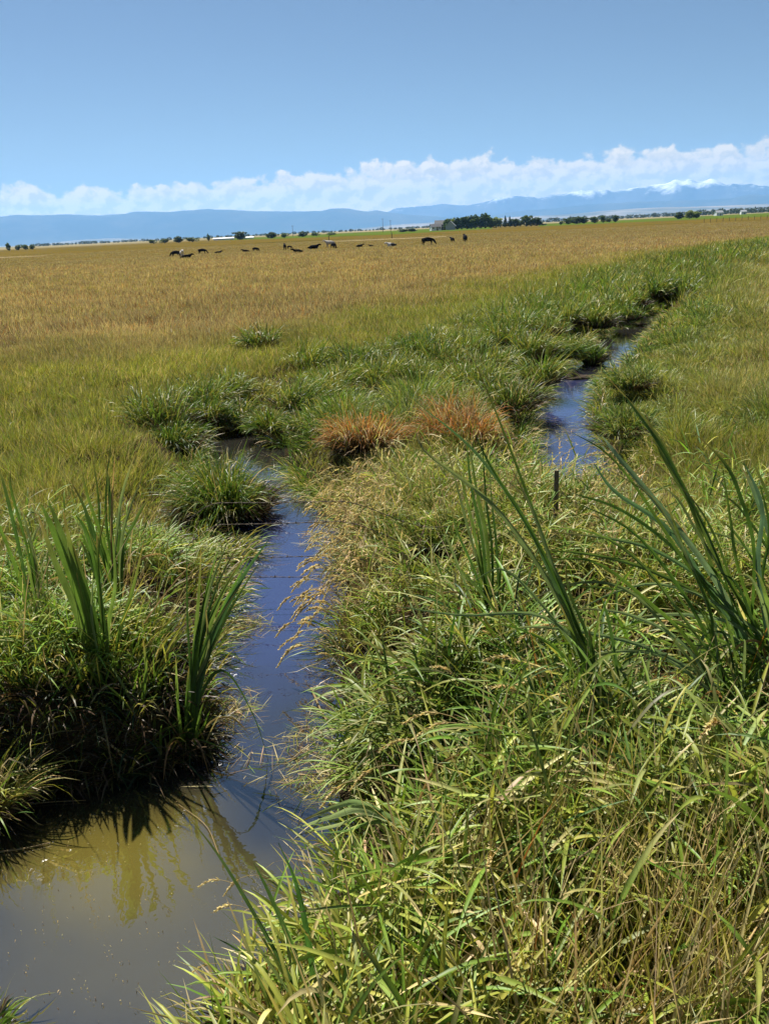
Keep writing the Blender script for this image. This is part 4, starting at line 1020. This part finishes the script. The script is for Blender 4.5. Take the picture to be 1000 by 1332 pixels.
def cattail(label, base_px, zb, leaves, extra=0, el=1.1, lean=(0, 0), spread=.3, w=.016, group="cattail plants by the stream", jit=.05):
    """base on the bank or in the water; leaves listed as photograph points with how far each tip stands from the base"""
    B = at(*base_px, zb); e = empty("cattail_plant", tuple(B)); tag(e, label, "cattail", group); o0 = B.copy()
    for lf in leaves:
        pts_px, dtip = lf[0], lf[1]; ww = (lf[2] if len(lf) > 2 else w) * (1.05 if base_px[0] > 300 else 1.5); col = lf[3] if len(lf) > 3 else None
        st = B + np.array([random.uniform(-jit, jit), random.uniform(-jit, jit), -.04])
        pts = [st]; m = len(pts_px)
        for k, q in enumerate(pts_px): pts.append(pd(q[0], q[1], B[1] + dtip * (k + 1) / m))
        strap("leaf", pts, ww, e, o0, col)
    for k in range(extra):
        a = random.uniform(0, 2 * PI); s = spread * random.uniform(.2, 1); L = el * random.uniform(.5, 1.1)
        st = B + np.array([.06 * math.cos(a), .06 * math.sin(a), -.04]); d = np.array([math.cos(a) * s + lean[0], math.sin(a) * s + lean[1], 1.0]); d /= np.linalg.norm(d)
        bend = random.uniform(.0, .35); out = np.array([d[0], d[1], 0])
        strap("leaf", [st, st + d * L * .5, st + d * L * .8 + out * bend * .3 - np.array([0, 0, bend * .05]), st + d * L + out * bend * .8 - np.array([0, 0, bend * .35])], w * 1.2 * random.uniform(.7, 1.1), e, o0)
    for k in range(extra // 2 + 1):                              # spent brown leaves flopping from the foot
        a = random.uniform(0, 2 * PI); L = el * random.uniform(.35, .7); st = B + np.array([.05 * math.cos(a), .05 * math.sin(a), -.02]); d = np.array([math.cos(a), math.sin(a), 0])
        strap("leaf", [st, st + d * L * .22 + np.array([0, 0, L * .42]), st + d * L * .55 + np.array([0, 0, L * .45]), st + d * L * .8 + np.array([0, 0, L * .1])], w * .9, e, o0, (random.uniform(.2, .34), random.uniform(.13, .22), .075))
    return e
DEADC = (.30, .20, .09)
cattail("upright cattail cut by the left edge of the picture", (52, 840), .42, [([(30, 735), (8, 640), (-4, 600)], .05), ([(40, 730), (16, 640), (14, 610)], .1), ([(48, 740), (34, 680), (28, 660)], 0), ([(28, 760), (2, 690), (-20, 640)], -.05), ([(45, 760), (42, 720), (36, 700)], .05), ([(10, 800), (-10, 760), (-30, 735)], 0)], 8, .95, (-.12, 0))
cattail("broad dark leaved cattail fanning up in the middle of the left clump", (136, 950), .12, [([(110, 800), (76, 705), (54, 655)], .1, .034), ([(114, 800), (86, 710), (62, 648)], .15, .032), ([(120, 810), (98, 735), (82, 662)], .1, .030), ([(104, 810), (72, 730), (50, 668)], .05, .028), ([(126, 820), (108, 750), (92, 700)], .1, .026), ([(132, 790), (116, 700), (98, 668)], .1, .02), ([(134, 800), (128, 720), (140, 660)], .1), ([(140, 830), (150, 760), (146, 690)], .05), ([(120, 840), (108, 780), (100, 745)], -.05), ([(128, 850), (120, 800), (122, 740)], -.1), ([(150, 850), (172, 770), (188, 700)], .1), ([(140, 850), (130, 760), (126, 690)], .1)], 11, 1.05)
cattail("tall thin cattail standing behind the left clump", (150, 790), .5, [([(132, 700), (128, 640), (118, 580)], .1), ([(140, 690), (140, 620), (148, 560)], .1), ([(146, 700), (142, 630), (136, 600)], .05), ([(152, 700), (160, 640), (178, 585)], .1), ([(158, 710), (170, 660), (192, 605)], .05), ([(140, 720), (116, 650), (104, 600)], .05), ([(146, 720), (146, 650), (150, 590)], 0, .012, DEADC), ([(160, 720), (180, 670), (200, 640)], 0), ([(136, 730), (110, 660), (92, 625)], .1)], 12, 1.05, (0, 0), .3)
cattail("cattail leaning right over the water from the left clump", (246, 972), .03, [([(270, 850), (310, 760), (352, 698)], .05, .024, (.04, .085, .03)), ([(262, 860), (290, 770), (334, 706)], .1), ([(260, 850), (284, 780), (322, 716)], .05), ([(256, 860), (272, 770), (298, 700)], .1), ([(254, 870), (264, 790), (286, 705)], .0), ([(250, 870), (262, 800), (276, 745)], 0), ([(262, 880), (296, 800), (338, 730)], .05), ([(254, 880), (276, 820), (310, 765)], -.05), ([(248, 880), (244, 800), (243, 705)], .05, .010), ([(262, 905), (292, 872), (330, 930), (351, 996)], -.12, .014), ([(250, 900), (270, 850), (268, 790)], 0), ([(262, 870), (290, 790), (328, 720)], .1), ([(258, 860), (280, 770), (312, 705)], .05), ([(252, 860), (258, 780), (262, 710)], .05)], 7, .85, (.2, 0))
cattail("short cattail shoots in the shade at the foot of the left clump", (190, 985), .02, [([(186, 920), (190, 870), (186, 830)], 0), ([(180, 930), (160, 890), (140, 860)], 0), ([(200, 960), (216, 948), (236, 942)], -.02, .012, (.14, .19, .03)), ([(192, 972), (204, 968), (208, 988)], -.05, .012, (.14, .19, .03)), ([(186, 965), (180, 966), (176, 985)], -.05, .012, (.16, .2, .03))], 3, .4)
cattail("upright cattail fan in the middle bank right of the stream", (640, 812), .62, [([(618, 720), (596, 640), (578, 570)], .15), ([(622, 720), (604, 640), (594, 600)], .1, .018), ([(628, 710), (612, 630), (606, 565)], .1, .02), ([(634, 710), (620, 640), (612, 585)], .1, .02), ([(640, 720), (632, 650), (626, 560)], .15), ([(646, 720), (640, 660), (636, 610)], .1), ([(616, 740), (594, 690), (584, 650)], 0), ([(630, 760), (622, 700), (616, 650)], 0), ([(636, 740), (616, 620), (604, 540)], .25, .012)], 5, .7, (-.05, .1))
cattail("longest leaved cattail leaning left across the middle bank", (800, 945), .62, [([(752, 830), (706, 700), (654, 560), (608, 448)], .55, .017), ([(748, 820), (690, 690), (620, 590), (540, 522)], .45, .022, (.07, .13, .05)), ([(742, 810), (690, 720), (634, 650), (556, 590), (540, 560)], .35, .022), ([(756, 830), (716, 730), (690, 660), (660, 600)], .35, .02), ([(752, 840), (728, 776), (700, 735), (630, 655)], .3, .018), ([(770, 850), (740, 770), (735, 730)], .15), ([(760, 850), (700, 800), (600, 800), (505, 787)], .15, .018, (.14, .2, .09)), ([(764, 880), (740, 800), (716, 760)], .1), ([(776, 880), (770, 840), (764, 815)], .1, .018), ([(740, 790), (690, 690), (640, 610), (615, 560)], .4, .016), ([(770, 860), (790, 780), (830, 730)], .1, .014), ([(745, 840), (690, 770), (650, 740), (610, 760)], .2, .014, (.14, .2, .08)), ([(730, 850), (680, 820), (640, 810)], .1, .014)], 6, .8, (-.25, .1), jit=.1)
cattail("big cattail at the right edge with leaves sweeping left", (1010, 860), .75, [([(920, 740), (850, 650), (800, 590), (782, 566)], .35, .030, (.13, .19, .10)), ([(930, 720), (870, 600), (830, 540), (800, 500)], .5, .022), ([(920, 760), (860, 700), (800, 660), (738, 640)], .25, .022), ([(940, 780), (860, 720), (790, 700), (712, 692)], .2, .02, (.10, .17, .07)), ([(930, 790), (840, 740), (760, 720), (700, 716)], .15, .02), ([(930, 780), (870, 690), (800, 640), (770, 600)], .25, .026, (.08, .15, .07)), ([(950, 760), (900, 660), (860, 590), (836, 530)], .4, .024), ([(960, 740), (950, 680), (938, 600)], .2, .016), ([(980, 720), (960, 640), (940, 600), (900, 560)], .3, .02), ([(985, 740), (990, 660), (966, 600)], .2, .03, (.09, .16, .09)), ([(960, 815), (900, 800), (850, 800), (812, 808)], 0, .02, (.15, .21, .11)), ([(950, 850), (880, 840), (790, 810), (756, 830)], -.05, .016), ([(970, 840), (925, 820), (906, 845), (900, 870)], -.1, .02, (.15, .21, .1)), ([(950, 800), (900, 740), (880, 690), (862, 640)], .1, .02), ([(930, 750), (890, 640), (850, 560), (780, 480)], .5, .016), ([(940, 790), (860, 760), (800, 770), (740, 800)], .1, .016, (.15, .21, .1)), ([(960, 780), (930, 700), (900, 650), (850, 600)], .2, .016), ([(990, 760), (1000, 690), (985, 620)], .2, .018), ([(930, 830), (860, 800), (820, 770), (720, 760)], .1, .018), ([(955, 770), (905, 690), (872, 640), (815, 620)], .3, .014)], 9, .9, (-.25, .1), jit=.16)
cattail("low cattail with pale arching leaves under the big right one", (950, 925), .6, [([(900, 850), (820, 800), (720, 790)], .1, .018, (.15, .21, .1)), ([(880, 860), (800, 830), (690, 815), (640, 830)], .05, .018, (.13, .19, .09)), ([(900, 840), (840, 780), (770, 730), (690, 730)], .2, .018), ([(920, 830), (880, 760), (820, 690), (740, 650)], .3, .018), ([(930, 830), (900, 740), (850, 650), (790, 610)], .35, .018), ([(890, 850), (820, 770), (740, 760), (650, 800)], .15, .016), ([(900, 820), (830, 730), (760, 690), (670, 690)], .3, .016), ([(900, 880), (850, 850), (780, 850), (700, 880)], 0, .018, (.15, .21, .1)), ([(925, 800), (870, 700), (800, 600), (740, 560)], .45, .015)], 6, .7, (-.3, 0), jit=.18)
cattail("cattail rising at the right edge behind the sweeping leaves", (1030, 800), .7, [([(1000, 700), (980, 640), (966, 610)], .1, .028, (.10, .17, .09)), ([(1010, 690), (996, 640), (960, 560)], .2, .02), ([(1000, 720), (960, 660), (930, 640)], .1, .02), ([(1000, 740), (950, 700), (900, 690)], .1)], 5, .8, (-.3, .1))
cattail("single tall cattail at the bottom edge leaning over the pool", (408, 1345), .32, [([(360, 1240), (290, 1120), (232, 1046)], .18, .017, (.06, .11, .035)), ([(404, 1240), (386, 1150), (362, 1096)], .08, .022, (.06, .14, .03)), ([(390, 1260), (354, 1170), (330, 1122)], .1, .016, (.07, .13, .035)), ([(376, 1290), (340, 1236), (326, 1214)], .05, .018)], 2, .35)
cattail("flattened cattail leaves lying on the water by the right bank", (520, 1062), .55, [([(470, 1052), (430, 1062), (382, 1078)], -0.26, .034, (.22, .28, .15)), ([(470, 1045), (440, 1048), (388, 1070)], -0.22, .026, (.18, .26, .12)), ([(476, 1060), (440, 1072), (396, 1082)], -0.31, .03, (.24, .29, .16)), ([(480, 1070), (450, 1080), (410, 1084)], -0.36, .02, (.10, .17, .06))], 0)

# ------------------------------------------------------------------ grass tussocks, each a thing of its own
def tussock(label, px, py, zb, Wm, Hm, n, pal, tilt=(0, 0), wmin=.004, name="grass_tussock", mat=None, spread=.75):
    B = at(px, py, zb); b = Buf()
    a = U(0, 2 * np.pi, n); q = np.sqrt(U(0, 1, n)); off = np.stack([np.cos(a), np.sin(a)], 1) * q[:, None]
    nh = 6; ha = U(0, 2 * np.pi, nh); hq = U(.35, 1, nh); hc = np.stack([np.cos(ha), np.sin(ha) * .8], 1) * (hq * Wm * .30)[:, None]; hh = U(.6, 1.2, nh); hl = rng.normal(size=(nh, 2)) * .22
    hk = rng.integers(0, nh, n)
    base = np.concatenate([hc[hk] + off * Wm * .17, np.full((n, 1), -.06) + .1 * (1 - q[:, None])], 1)
    d0 = np.concatenate([off * spread * .55 + hc[hk] / Wm * 1.5 * spread + hl[hk] + rng.normal(size=(n, 2)) * .26 + np.array(tilt), np.ones((n, 1))], 1)
    hgt = hh[hk]
    r = np.hypot(B[0], B[1])
    ribbons(b, base, d0, Hm * hgt * U(.5, 1.2, n), np.maximum(wmin * 2.2 * U(.6, 1.5, n), r * .00085), U(.4, 2.1, n), 6, pick(n, **pal), LEAF)
    # brown dead core of the clump, coloured darker to paint its shaded front
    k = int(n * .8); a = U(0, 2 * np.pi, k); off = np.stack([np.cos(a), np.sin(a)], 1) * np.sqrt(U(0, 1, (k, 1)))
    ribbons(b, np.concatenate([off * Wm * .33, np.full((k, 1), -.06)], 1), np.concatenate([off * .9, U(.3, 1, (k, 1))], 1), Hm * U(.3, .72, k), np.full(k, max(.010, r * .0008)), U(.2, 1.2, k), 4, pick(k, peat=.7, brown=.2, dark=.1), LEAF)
    o = b.build(name, mat or M_GRASS); o.location = tuple(B); tag(o, label, "grass tussock", "grass tussocks at the stream"); return o
LUSH = dict(fresh=.5, dark=.2, yell=.2, straw=.07, olive=.08); RICH = dict(fresh=.46, dark=.26, yell=.22, olive=.06)
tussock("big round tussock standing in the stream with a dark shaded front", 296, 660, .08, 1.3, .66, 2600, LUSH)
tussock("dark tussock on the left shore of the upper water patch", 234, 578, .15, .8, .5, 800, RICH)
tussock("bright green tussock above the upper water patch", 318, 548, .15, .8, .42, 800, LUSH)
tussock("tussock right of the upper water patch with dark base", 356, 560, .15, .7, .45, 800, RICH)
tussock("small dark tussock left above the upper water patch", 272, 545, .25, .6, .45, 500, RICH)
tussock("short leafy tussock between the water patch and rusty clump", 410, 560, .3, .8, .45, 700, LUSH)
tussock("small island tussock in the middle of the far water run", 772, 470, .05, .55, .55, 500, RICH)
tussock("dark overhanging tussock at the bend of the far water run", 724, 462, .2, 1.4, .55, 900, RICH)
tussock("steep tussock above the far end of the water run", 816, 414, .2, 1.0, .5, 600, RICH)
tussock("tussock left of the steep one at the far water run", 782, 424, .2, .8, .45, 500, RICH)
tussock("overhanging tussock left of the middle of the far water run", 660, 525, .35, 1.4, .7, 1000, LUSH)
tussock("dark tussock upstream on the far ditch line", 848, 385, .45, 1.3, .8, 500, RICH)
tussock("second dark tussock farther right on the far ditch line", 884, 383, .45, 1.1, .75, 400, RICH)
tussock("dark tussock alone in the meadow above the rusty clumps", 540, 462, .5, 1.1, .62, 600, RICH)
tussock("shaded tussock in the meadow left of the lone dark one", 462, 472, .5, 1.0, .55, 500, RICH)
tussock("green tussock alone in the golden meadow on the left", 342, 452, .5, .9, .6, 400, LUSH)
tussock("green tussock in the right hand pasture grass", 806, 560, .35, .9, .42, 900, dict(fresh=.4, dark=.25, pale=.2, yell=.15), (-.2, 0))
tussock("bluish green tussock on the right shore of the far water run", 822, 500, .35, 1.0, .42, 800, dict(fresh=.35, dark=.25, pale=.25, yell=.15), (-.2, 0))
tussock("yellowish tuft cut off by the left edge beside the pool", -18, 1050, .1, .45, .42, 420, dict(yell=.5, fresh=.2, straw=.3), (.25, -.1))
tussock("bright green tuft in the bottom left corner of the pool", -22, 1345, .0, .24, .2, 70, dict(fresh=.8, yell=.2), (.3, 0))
LITD = dict(fresh=.46, yell=.38, dark=.08, pale=.08)
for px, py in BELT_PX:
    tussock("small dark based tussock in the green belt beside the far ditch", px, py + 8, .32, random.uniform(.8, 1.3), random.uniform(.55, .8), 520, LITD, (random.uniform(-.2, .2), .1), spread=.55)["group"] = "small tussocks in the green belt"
RUST = dict(rust=.42, gold=.18, straw=.12, yell=.10, brown=.15, fresh=.03)
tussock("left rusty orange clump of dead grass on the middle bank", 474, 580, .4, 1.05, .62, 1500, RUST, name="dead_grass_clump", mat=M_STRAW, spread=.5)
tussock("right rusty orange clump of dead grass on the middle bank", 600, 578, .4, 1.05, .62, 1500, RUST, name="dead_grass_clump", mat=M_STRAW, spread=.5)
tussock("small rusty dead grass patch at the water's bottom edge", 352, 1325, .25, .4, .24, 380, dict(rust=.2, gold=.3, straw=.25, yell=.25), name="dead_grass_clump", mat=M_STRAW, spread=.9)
# the steep bank under the left cattails, front blades darkened to paint shade
def left_mound():
    b = Buf(); n = 26000
    c = at(110, 930, .2)[:2]; P = c + (U(-1, 1, (n, 2))) * [1.35, .95]
    d = wdist(P); k = (d > .02) & (d < .8) & (P[:, 1] < c[1] + .6); P = P[k]; d = d[k]; n = len(P); z = gheight(P, d)
    k = U(0, 1, n) < np.where(d < .3, 1, .3); P = P[k]; d = d[k]; z = z[k]; n = len(P)
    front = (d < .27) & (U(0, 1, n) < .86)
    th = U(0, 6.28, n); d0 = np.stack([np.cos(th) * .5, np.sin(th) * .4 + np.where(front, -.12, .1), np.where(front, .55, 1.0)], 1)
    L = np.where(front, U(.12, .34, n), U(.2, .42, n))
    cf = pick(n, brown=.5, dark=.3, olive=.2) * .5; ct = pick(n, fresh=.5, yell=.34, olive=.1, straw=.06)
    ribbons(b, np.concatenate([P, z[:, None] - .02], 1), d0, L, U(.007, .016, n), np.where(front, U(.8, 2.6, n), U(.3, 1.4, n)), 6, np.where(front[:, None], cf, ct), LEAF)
    o = b.build("grass_mound", M_GRASS); tag(o, "steep grassy mound with a dark shaded front under the left cattails", "grass mound")
left_mound()

# ------------------------------------------------------------------ pale stalks with seed heads
def stalk_meshes(seed):
    """unit stalk about 0.75 m: (stem mesh, seed head mesh); leans towards -x"""
    L = .72 * random.uniform(.85, 1.15); d0 = np.array([[-.45 + random.uniform(-.2, .2), random.uniform(-.15, .15), 1.0]])
    P, T = curve(np.zeros((1, 3)), norm(d0), np.array([L]), np.array([random.uniform(1.1, 1.9)]), 14, 2.0); P = P[0]; T = T[0]
    sb = Buf(); v, f = tube_np(P, np.linspace(.0028, .0016, len(P)), 5); sb.add(v, f, np.repeat(np.array([(.36, .27, .12)]), len(v), 0))
    hb = Buf(); n = 120; u = U(0, 1, n); k = u * 3.2; i = len(P) - 4 + np.minimum(k.astype(int), 2); fr = np.clip(k - np.minimum(k.astype(int), 2), 0, 1.2)[:, None]
    p = P[i] * (1 - fr) + P[i + 1] * fr; dd = T[i] + rng.normal(size=(n, 3)) * .32
    ribbons(hb, p, dd, U(.018, .032, n) * (1.2 - .6 * u), np.full(n, .0075), np.zeros(n), 2, pick(n, straw=1) * 1.25, LEAF)
    return sb.mesh("stem", M_STRAW), hb.mesh("seed_head", M_STRAW)
STALKS = [stalk_meshes(i) for i in range(7)]
def stalk(P3, rz, sc, label, group):
    e = empty("grass_stalk", P3, rz, sc); tag(e, label, "grass stalk", group); s, h = random.choice(STALKS); link("stem", s, e); link("seed_head", h, e)
def stalks():
    lab = "pale dry grass stalk arching over the stream from the middle bank"
    ok = 0
    for t in range(4000):
        if ok >= 130: break
        px = random.uniform(415, 530); py = random.uniform(630, 930)
        if px > 430 + (930 - py) * .35: continue
        p = at(px, py, .4); d = float(wdist(p[None, :2])[0])
        if not .06 < d < .55: continue
        z = float(gheight(p[None, :2])[0]); stalk((p[0], p[1], z), random.gauss(.1, .55), random.uniform(.7, 1.05), lab, "pale seed stalks on the middle bank"); ok += 1
    for px, py, rz, sc in [(720, 985, 2.6, .9), (745, 1000, .2, .95), (700, 990, .3, .9), (690, 1000, 0, .9), (760, 960, .1, 1.0), (640, 985, .0, .85), (600, 1010, .1, .8), (560, 1010, .2, .8), (800, 930, .2, 1.0), (840, 900, .1, 1.1), (870, 880, .3, 1.1), (700, 870, .2, .9), (900, 930, 1.4, 1.1), (940, 960, 1.6, 1.2), (920, 1000, 1.5, 1.2), (980, 900, .2, 1.1), (960, 1010, 1.2, 1.2), (640, 940, 0, .8), (860, 760, .1, 1), (820, 740, 0, .9), (760, 720, .2, .9)]:
        p = at(px, py, .5); z = float(gheight(p[None, :2])[0]); stalk((p[0], p[1], z), rz, sc * 1.22, "thick pale seed stalk rising above the leafy right bank", "seed stalks on the right bank")
    for px, py, rz, sc in [(365, 1190, .1, .62), (375, 1215, .0, .66), (345, 1280, .2, .5), (390, 1160, .3, .6)]:
        p = at(px, py, .2); stalk((p[0], p[1], .12), rz, sc, "dry seed stalk reaching out over the bottom pool", "seed stalks over the bottom pool")
    # straw heads over the middle bank, too many to count
    b = Buf(); n = 2600
    q = np.stack([U(420, 860, n), U(600, 760, n)], 1); P = np.array([at(x, y, .5)[:2] for x, y in q]); d = wdist(P); k = (d > .1) & (U(0, 1, n) < np.where(q[:, 0] < 520, 1, .35) * np.where(q[:, 1] > 690, .35, .8)); k &= np.minimum(np.hypot(q[:, 0] - 474, (q[:, 1] - 575) * 1.6), np.hypot(q[:, 0] - 596, (q[:, 1] - 575) * 1.6)) > 75; P = P[k]; d = d[k]; m = len(P)
    seedy(b, np.concatenate([P, gheight(P, d)[:, None]], 1), np.concatenate([rng.normal(size=(m, 2)) * .3 + [-.3, 0], np.ones((m, 1))], 1), U(.45, .75, m), U(.8, 1.9, m), pick(m, straw=.75, gold=.25), stemw=.0045, hw=.014, hl=.15)
    tag(b.build("seed_grass", M_STRAW), "mass of straw coloured seed grass on the middle bank", kind="stuff")
stalks()

# ------------------------------------------------------------------ floating bits
def floating():
    b = Buf()
    for (px, py, sx, sy, n) in ((425, 1005, .28, .3, 420), (300, 925, .16, .25, 260), (325, 815, .14, .18, 160), (400, 955, .12, .2, 90), (290, 700, .3, .14, 160), (412, 700, .12, .3, 140), (740, 560, .5, .8, 160), (330, 980, .3, .4, 60)):
        c = at(px, py, 0); p = np.stack([c[0] + rng.normal(size=n) * sx * .5, c[1] + rng.normal(size=n) * sy * .5, U(.002, .03, n)], 1)
        d = np.concatenate([rng.normal(size=(n, 2)), U(-.02, .12, (n, 1))], 1)
        ribbons(b, p, d, U(.04, .22, n), U(.002, .006, n), U(0, .6, n), 4, pick(n, straw=.4, brown=.25, yell=.2, fresh=.15), LEAF)
    n = 420; q = np.stack([U(0, 440, n), U(980, 1332, n)], 1); p = np.array([at(x, y, .004) for x, y in q]); k = (wdist(p[:, :2]) < -.03) & (fbm(p[:, 0] * 2, p[:, 1] * 2, 2, 71) > .45); p = p[k]; n = len(p)
    ribbons(b, p, np.concatenate([rng.normal(size=(n, 2)), np.full((n, 1), .05)], 1), U(.003, .011, n), U(.002, .005, n), np.zeros(n), 2, pick(n, straw=.7, brown=.3), LEAF, side=np.tile([1., .3, 0], (n, 1)))
    tag(b.build("floating_leaves", M_STRAW), "loose floating straw and leaf litter on the water", kind="stuff")
    # the stick along the right shore and a straw lying on the pool
    for lab, pts, r in (("thin pale stick lying in the water along the right shore", [(405, 895), (418, 925), (436, 955)], .008), ("straight straw lying on the pool below the left mound", [(35, 1046), (70, 1043), (112, 1041)], .0035), ("short bent twig floating at the left edge of the pool", [(0, 1108), (30, 1104), (66, 1096)], .005), ("pale curved straw sticking up from the pool under the leaning cattail", [(285, 1112), (268, 1074), (232, 1046)], .003)):
        q = np.array([at(x, y, .01) for x, y in pts]); V, F = tube_np(catmull(q, 10), np.linspace(r, r * .6, 10), 6); o0 = q[0]
        bb = Buf(); bb.add(V - o0, F, np.repeat(np.array([(.28, .2, .09)]), len(V), 0)); o = bb.build("twig" if r > .004 else "straw", M_STRAW); o.location = tuple(o0); tag(o, lab, "twig" if r > .004 else "straw")
    # a clod of mud in the far run
    p = at(752, 492, 0); bm = bmesh.new(); bmesh.ops.create_icosphere(bm, subdivisions=4, radius=1)
    for v in bm.verts:
        n = v.co.normalized(); k = 1 + .3 * (float(fbm(np.array([n.x * 2 + 3]), np.array([n.y * 2 + n.z * 2]), 4, 5)[0]) - .5) * 2
        hgt = .05 + .10 * math.exp(-((n.x + .45) ** 2 + n.y ** 2) * 6); v.co = Vector((n.x * .3 * k, n.y * .2 * k, max(-.05, n.z) * hgt * k * 1.3))
    o = finish("mud_clod", bm, M_MUD, None, True); o.location = tuple(p); tag(o, "small dark mud clod poking out of the far water run", "mud clod")
floating()

# ------------------------------------------------------------------ render settings
scene.render.engine = 'CYCLES'
vs = scene.view_settings; vs.view_transform = 'Standard'; vs.look = 'None'; vs.gamma = 1; vs.use_curve_mapping = False; vs.exposure = 1.04
cy = scene.cycles; cy.max_bounces = 8; cy.diffuse_bounces = 3; cy.glossy_bounces = 3; cy.transmission_bounces = 6; cy.transparent_max_bounces = 8; cy.volume_bounces = 1
cy.use_denoising = True; cy.denoiser = 'OPENIMAGEDENOISE'; cy.denoising_input_passes = 'RGB_ALBEDO_NORMAL'; cy.denoising_prefilter = 'ACCURATE'; cy.sample_clamp_indirect = 6
